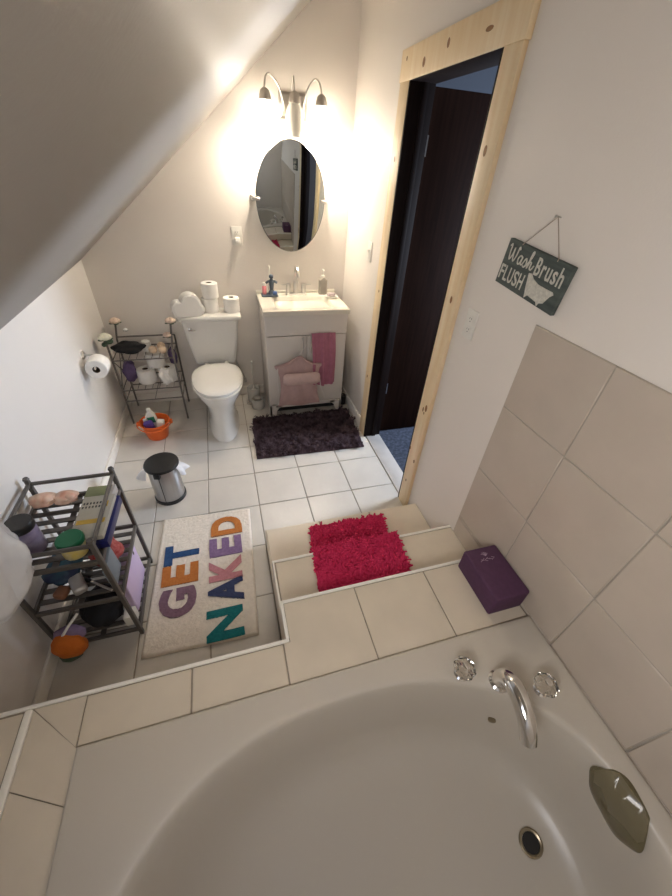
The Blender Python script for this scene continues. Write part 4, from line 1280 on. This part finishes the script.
def shellthing(c, r, lb, sd):
    bm = bm_new()
    ball(bm, (c[0], c[1], c[2] + r * .55), r, sx=(1.15, .9, .55), sub=3, jit=.25, seed=sd)
    ball(bm, (c[0] + r * .45, c[1] - r * .2, c[2] + r * .75), r * .55, sx=(1, 1, .7), sub=2, jit=.2, seed=sd + 3)
    o = obj('sea_shell', bm, M['shell']); tag(o, lb, 'shell', 'shells on the grey shelf')
shellthing((.080, -1.750, S1 + .012), .042, 'pink shell at the rear left of the grey shelf top', 1)
shellthing((.160, -1.750, S1 + .010), .040, 'pink shell next to the green box on the grey shelf', 5)
t = thing('olive_box', 'flat olive green box at the rear of the grey shelf top', 'box', (.283, -1.745, S1), -.06)
bm = bm_new(); box(bm, (0, 0, .019), (.105, .062, .038), .003, 2); obj('box_body', bm, M['olivebox'], t)
bm = bm_new(); box(bm, (.0470, 0, .0195), (.012, .0635, .0395), .002, 2); obj('box_end', bm, M['silver'], t)
t = thing('salt_jar', 'purple bath salt jar with black lid at the front left of the grey shelf', 'jar', (.108, -1.968, S1))
bm = bm_new(); lathe(bm, [(.034, 0), (.039, .006), (.040, .100), (.036, .113)], (0, 0, 0), 28); obj('jar_body', bm, M['jarpurple'], t)
bm = bm_new(); lathe(bm, [(.040, .113), (.042, .117), (.042, .141), (.039, .145)], (0, 0, 0), 28); obj('lid', bm, M['black'], t)
t = thing('scrub_jar', 'yellow-labelled tub with green lid at the front of the grey shelf', 'jar', (.250, -2.018, S1))
bm = bm_new(); lathe(bm, [(.036, 0), (.040, .005), (.041, .052), (.039, .056)], (0, 0, 0), 28); obj('jar_body', bm, M['yellowlabel'], t)
bm = bm_new(); lathe(bm, [(.042, .0565), (.044, .060), (.044, .076), (.040, .081)], (0, 0, 0), 28); obj('lid', bm, M['greenlid'], t)
t = thing('carton', 'tan printed carton lying on the right of the grey shelf top', 'carton', (.296, -1.905, S1 + .0395), -.03)
bm = bm_new(); box(bm, (0, 0, .0105), (.112, .215, .021), .003, 2); obj('carton_body', bm, M['kraft'], t)
for i, (y, n) in enumerate(((.066, 6), (.046, 8))):
    for k in range(n):
        bm = bm_new(); box(bm, (-.045 + k * .0115, y, .0213), (.006, .011, .0008)); obj('print_mark', bm, M['ink'], t)
bm = bm_new(); box(bm, (.03, .055, .0213), (.022, .030, .0008)); obj('print_patch', bm, M['goldprint'], t)
bm = bm_new(); box(bm, (-.0, -.03, .0213), (.095, .022, .0008)); obj('print_patch', bm, M['goldprint'], t)
t = thing('book', 'navy blue book lying under the tan carton at the right of the grey shelf', 'book', (.307, -1.905, S1), -.02)
bm = bm_new(); box(bm, (0, 0, .020), (.110, .235, .038), .003, 2); obj('book_cover', bm, M['navy'], t)
bm = bm_new(); ball(bm, (.262, -1.885, S2 + .066), .062, sx=(1, 1.05, 1), sub=3, jit=.25, seed=9)
o = obj('shower_puff', bm, M['redmesh']); tag(o, 'red mesh puff on the middle tier of the grey shelf', 'shower puff')
bm = bm_new(); box(bm, (.308, -1.985, S2 + .072), (.012, .115, .140), .003, 2, rot=RX(.08))
o = obj('grey_card', bm, M['greypanel']); tag(o, 'blue-grey card standing at the right of the red puff', 'card')
bm = bm_new(); ball(bm, (.105, -1.90, S2 + .038), .075, sx=(.9, 1.15, .5), sub=3, jit=.3, seed=12)
o = obj('cosmetic_pouch', bm, M['teal']); tag(o, 'teal pouch at the left of the middle tier of the grey shelf', 'pouch')
bm = bm_new(); box(bm, (.170, -1.99, S2 + .022), (.050, .095, .040), .014, 3, rot=RZ(.5))
o = obj('soap_packet', bm, M['silver']); tag(o, 'silver and white packet in the middle tier of the grey shelf', 'packet')
bm = bm_new(); box(bm, (.120, -2.015, S2 + .020), (.045, .05, .036), .012, 3, rot=RZ(-.3))
o = obj('brown_packet', bm, M['brownwrap']); tag(o, 'brown packet beside the silver one on the middle tier', 'packet')
t = thing('makeup_brush', 'thin brush lying across the middle tier of the grey shelf', 'brush', (0, 0, 0))
bm = bm_new(); tube(bm, [(.215, -1.985, S2 + .014), (.300, -2.045, S2 + .014)], .005, 8); obj('brush_handle', bm, M['silver'], t)
bm = bm_new(); tube(bm, [(.214, -1.984, S2 + .014), (.192, -1.968, S2 + .014)], [.006, .010], 10); obj('bristles', bm, M['black'], t)
t = thing('storage_box', 'lavender box standing at the right of the bottom tier of the grey shelf', 'box', (.300, -1.885, S3))
bm = bm_new(); box(bm, (0, .005, .118), (.050, .225, .236), .006, 3); obj('box_body', bm, M['lavender'], t)
bm = bm_new(); box(bm, (.0255, .075, .19), (.0012, .010, .018), .0004); obj('print_mark', bm, M['ink'], t)
bm = bm_new(); box(bm, (.305, -2.030, S3 + .035), (.045, .055, .068), .006, 2)
o = obj('pill_box', bm, M['plastic_w']); tag(o, 'small white box below the lavender box on the bottom tier', 'box')
bm = bm_new(); ball(bm, (.195, -1.975, S3 + .078), .10, sx=(.78, .90, .80), sub=4, jit=.22, seed=15)
o = obj('toiletry_bag', bm, M['blackcloth']); tag(o, 'black toiletry bag on the bottom tier of the grey shelf', 'bag')
t = thing('bath_scrubber', 'orange and mauve scrubber with white handle hanging out of the bottom tier', 'scrubber', (.104, -2.120, .065))
bm = bm_new(); ball(bm, (0, -.006, .062), .064, sx=(.95, .6, 1.15), sub=4, jit=.12, seed=3); obj('orange_pad', bm, M['sponge_o'], t)
bm = bm_new(); ball(bm, (.004, .022, .098), .058, sx=(1, .55, .75), sub=4, jit=.12, seed=4); obj('mauve_pad', bm, M['sponge_p'], t)
bm = bm_new(); tube(bm, smooth_path([(-.010, -.012, .125), (.015, .02, .150), (.045, .065, .165)]), .0055, 8); obj('handle', bm, M['plastic_w'], t)
bm = bm_new(); ball(bm, (-.01, -.01, .010), .045, sx=(1, .8, .5), sub=3, jit=.15, seed=8); obj('green_pad', bm, M['leaf'], t)

# plastic bag hung on the near left corner of the shelf
bm = bm_new()
rings = []
nb = 72
for k in range(40):
    q = k / 39
    z = .855 - .285 * q
    rx = .018 + .064 * math.sin(min(1, q * 1.25) * PI / 2) * (1 if q < .9 else 1 - (q - .9) * 3)
    ry = .030 + .080 * math.sin(min(1, q * 1.25) * PI / 2) * (1 if q < .9 else 1 - (q - .9) * 2)
    ring = []
    for i in range(nb):
        a = 2 * PI * i / nb
        w = 1 + .13 * math.sin(5 * a + 2 * q) * (1 - .4 * q) + .16 * noise.noise(Vector((math.cos(a) * 2, math.sin(a) * 2, q * 4))) + .10 * abs(noise.noise(Vector((math.cos(a) * 5, math.sin(a) * 5, q * 9))))
        ring.append((max(.004, .082 + rx * w * math.cos(a)), -2.135 + .07 * (1 - q) + ry * w * math.sin(a) - .02 * q, z + .012 * math.sin(3 * a + 1) * q))
    rings.append(ring)
loft(bm, rings)
o = obj('plastic_bag', bm, M['clearbag']); tag(o, 'white translucent plastic bag hanging at the left end of the grey shelf', 'plastic bag')

# ------------------------------------------------------------------ light
def light(name, typ, loc, energy, col, size=None, rot=None, sizey=None):
    l = bpy.data.lights.new(name, typ); l.energy = energy; l.color = col
    if typ == 'AREA':
        l.shape = 'RECTANGLE'; l.size = size; l.size_y = sizey or size
    elif size:
        l.shadow_soft_size = size
    o = bpy.data.objects.new(name, l); COL.objects.link(o); o.location = loc
    if rot: o.rotation_euler = rot
    return o
for sx in (-.185, .150):
    light('bulb_light', 'POINT', (LXc + sx, -.14, LZc - .135), 5.8, (1.0, .885, .735), .04)
# daylight entering at the hall window
light('hall_daylight', 'AREA', (HX1 + 0.01, (WY0 + WY1) / 2, (WZ0 + WZ1) / 2), 23.0, (.72, .83, 1.0), 1.05, (0, math.radians(90), 0), .50)

# added fill lamp at the invented roof window, for tub, deck and right wall
kx, kz = sl((KX0 + KX1) / 2, -.10)
rd = light('roof_fill_light', 'AREA', (kx, (KY0 + KY1) / 2, kz), 3.1, (1.0, .93, .86), .42, None, .42)
rd.rotation_euler = Vector((.75, .66, .02)).to_track_quat('-Z', 'Y').to_euler()

wd = bpy.data.worlds.new('sky'); scene.world = wd; wd.use_nodes = True
bg = wd.node_tree.nodes['Background']
bg.inputs['Color'].default_value = (.55, .70, 1.0, 1); bg.inputs['Strength'].default_value = 1.0

# ------------------------------------------------------------------ camera
cam = bpy.data.cameras.new('camera'); co = bpy.data.objects.new('camera', cam); COL.objects.link(co)
cam.sensor_fit = 'AUTO'; cam.sensor_width = 36.0; cam.lens = 36.0 * 361.4868 / 896.0
cam.clip_start = 0.02
Rv = Vector((0.960038, -0.273802, 0.057956)); Uv = Vector((0.125917, 0.607512, 0.784266)); Fv = Vector((0.249943, 0.745628, -0.617711))
co.matrix_world = frame((0.87049, -3.02341, 1.71574), Rv, Uv, -Fv)
scene.camera = co
vs = scene.view_settings
vs.view_transform = 'Standard'; vs.look = 'None'; vs.gamma = 1.0; vs.use_curve_mapping = False
vs.exposure = 1.65
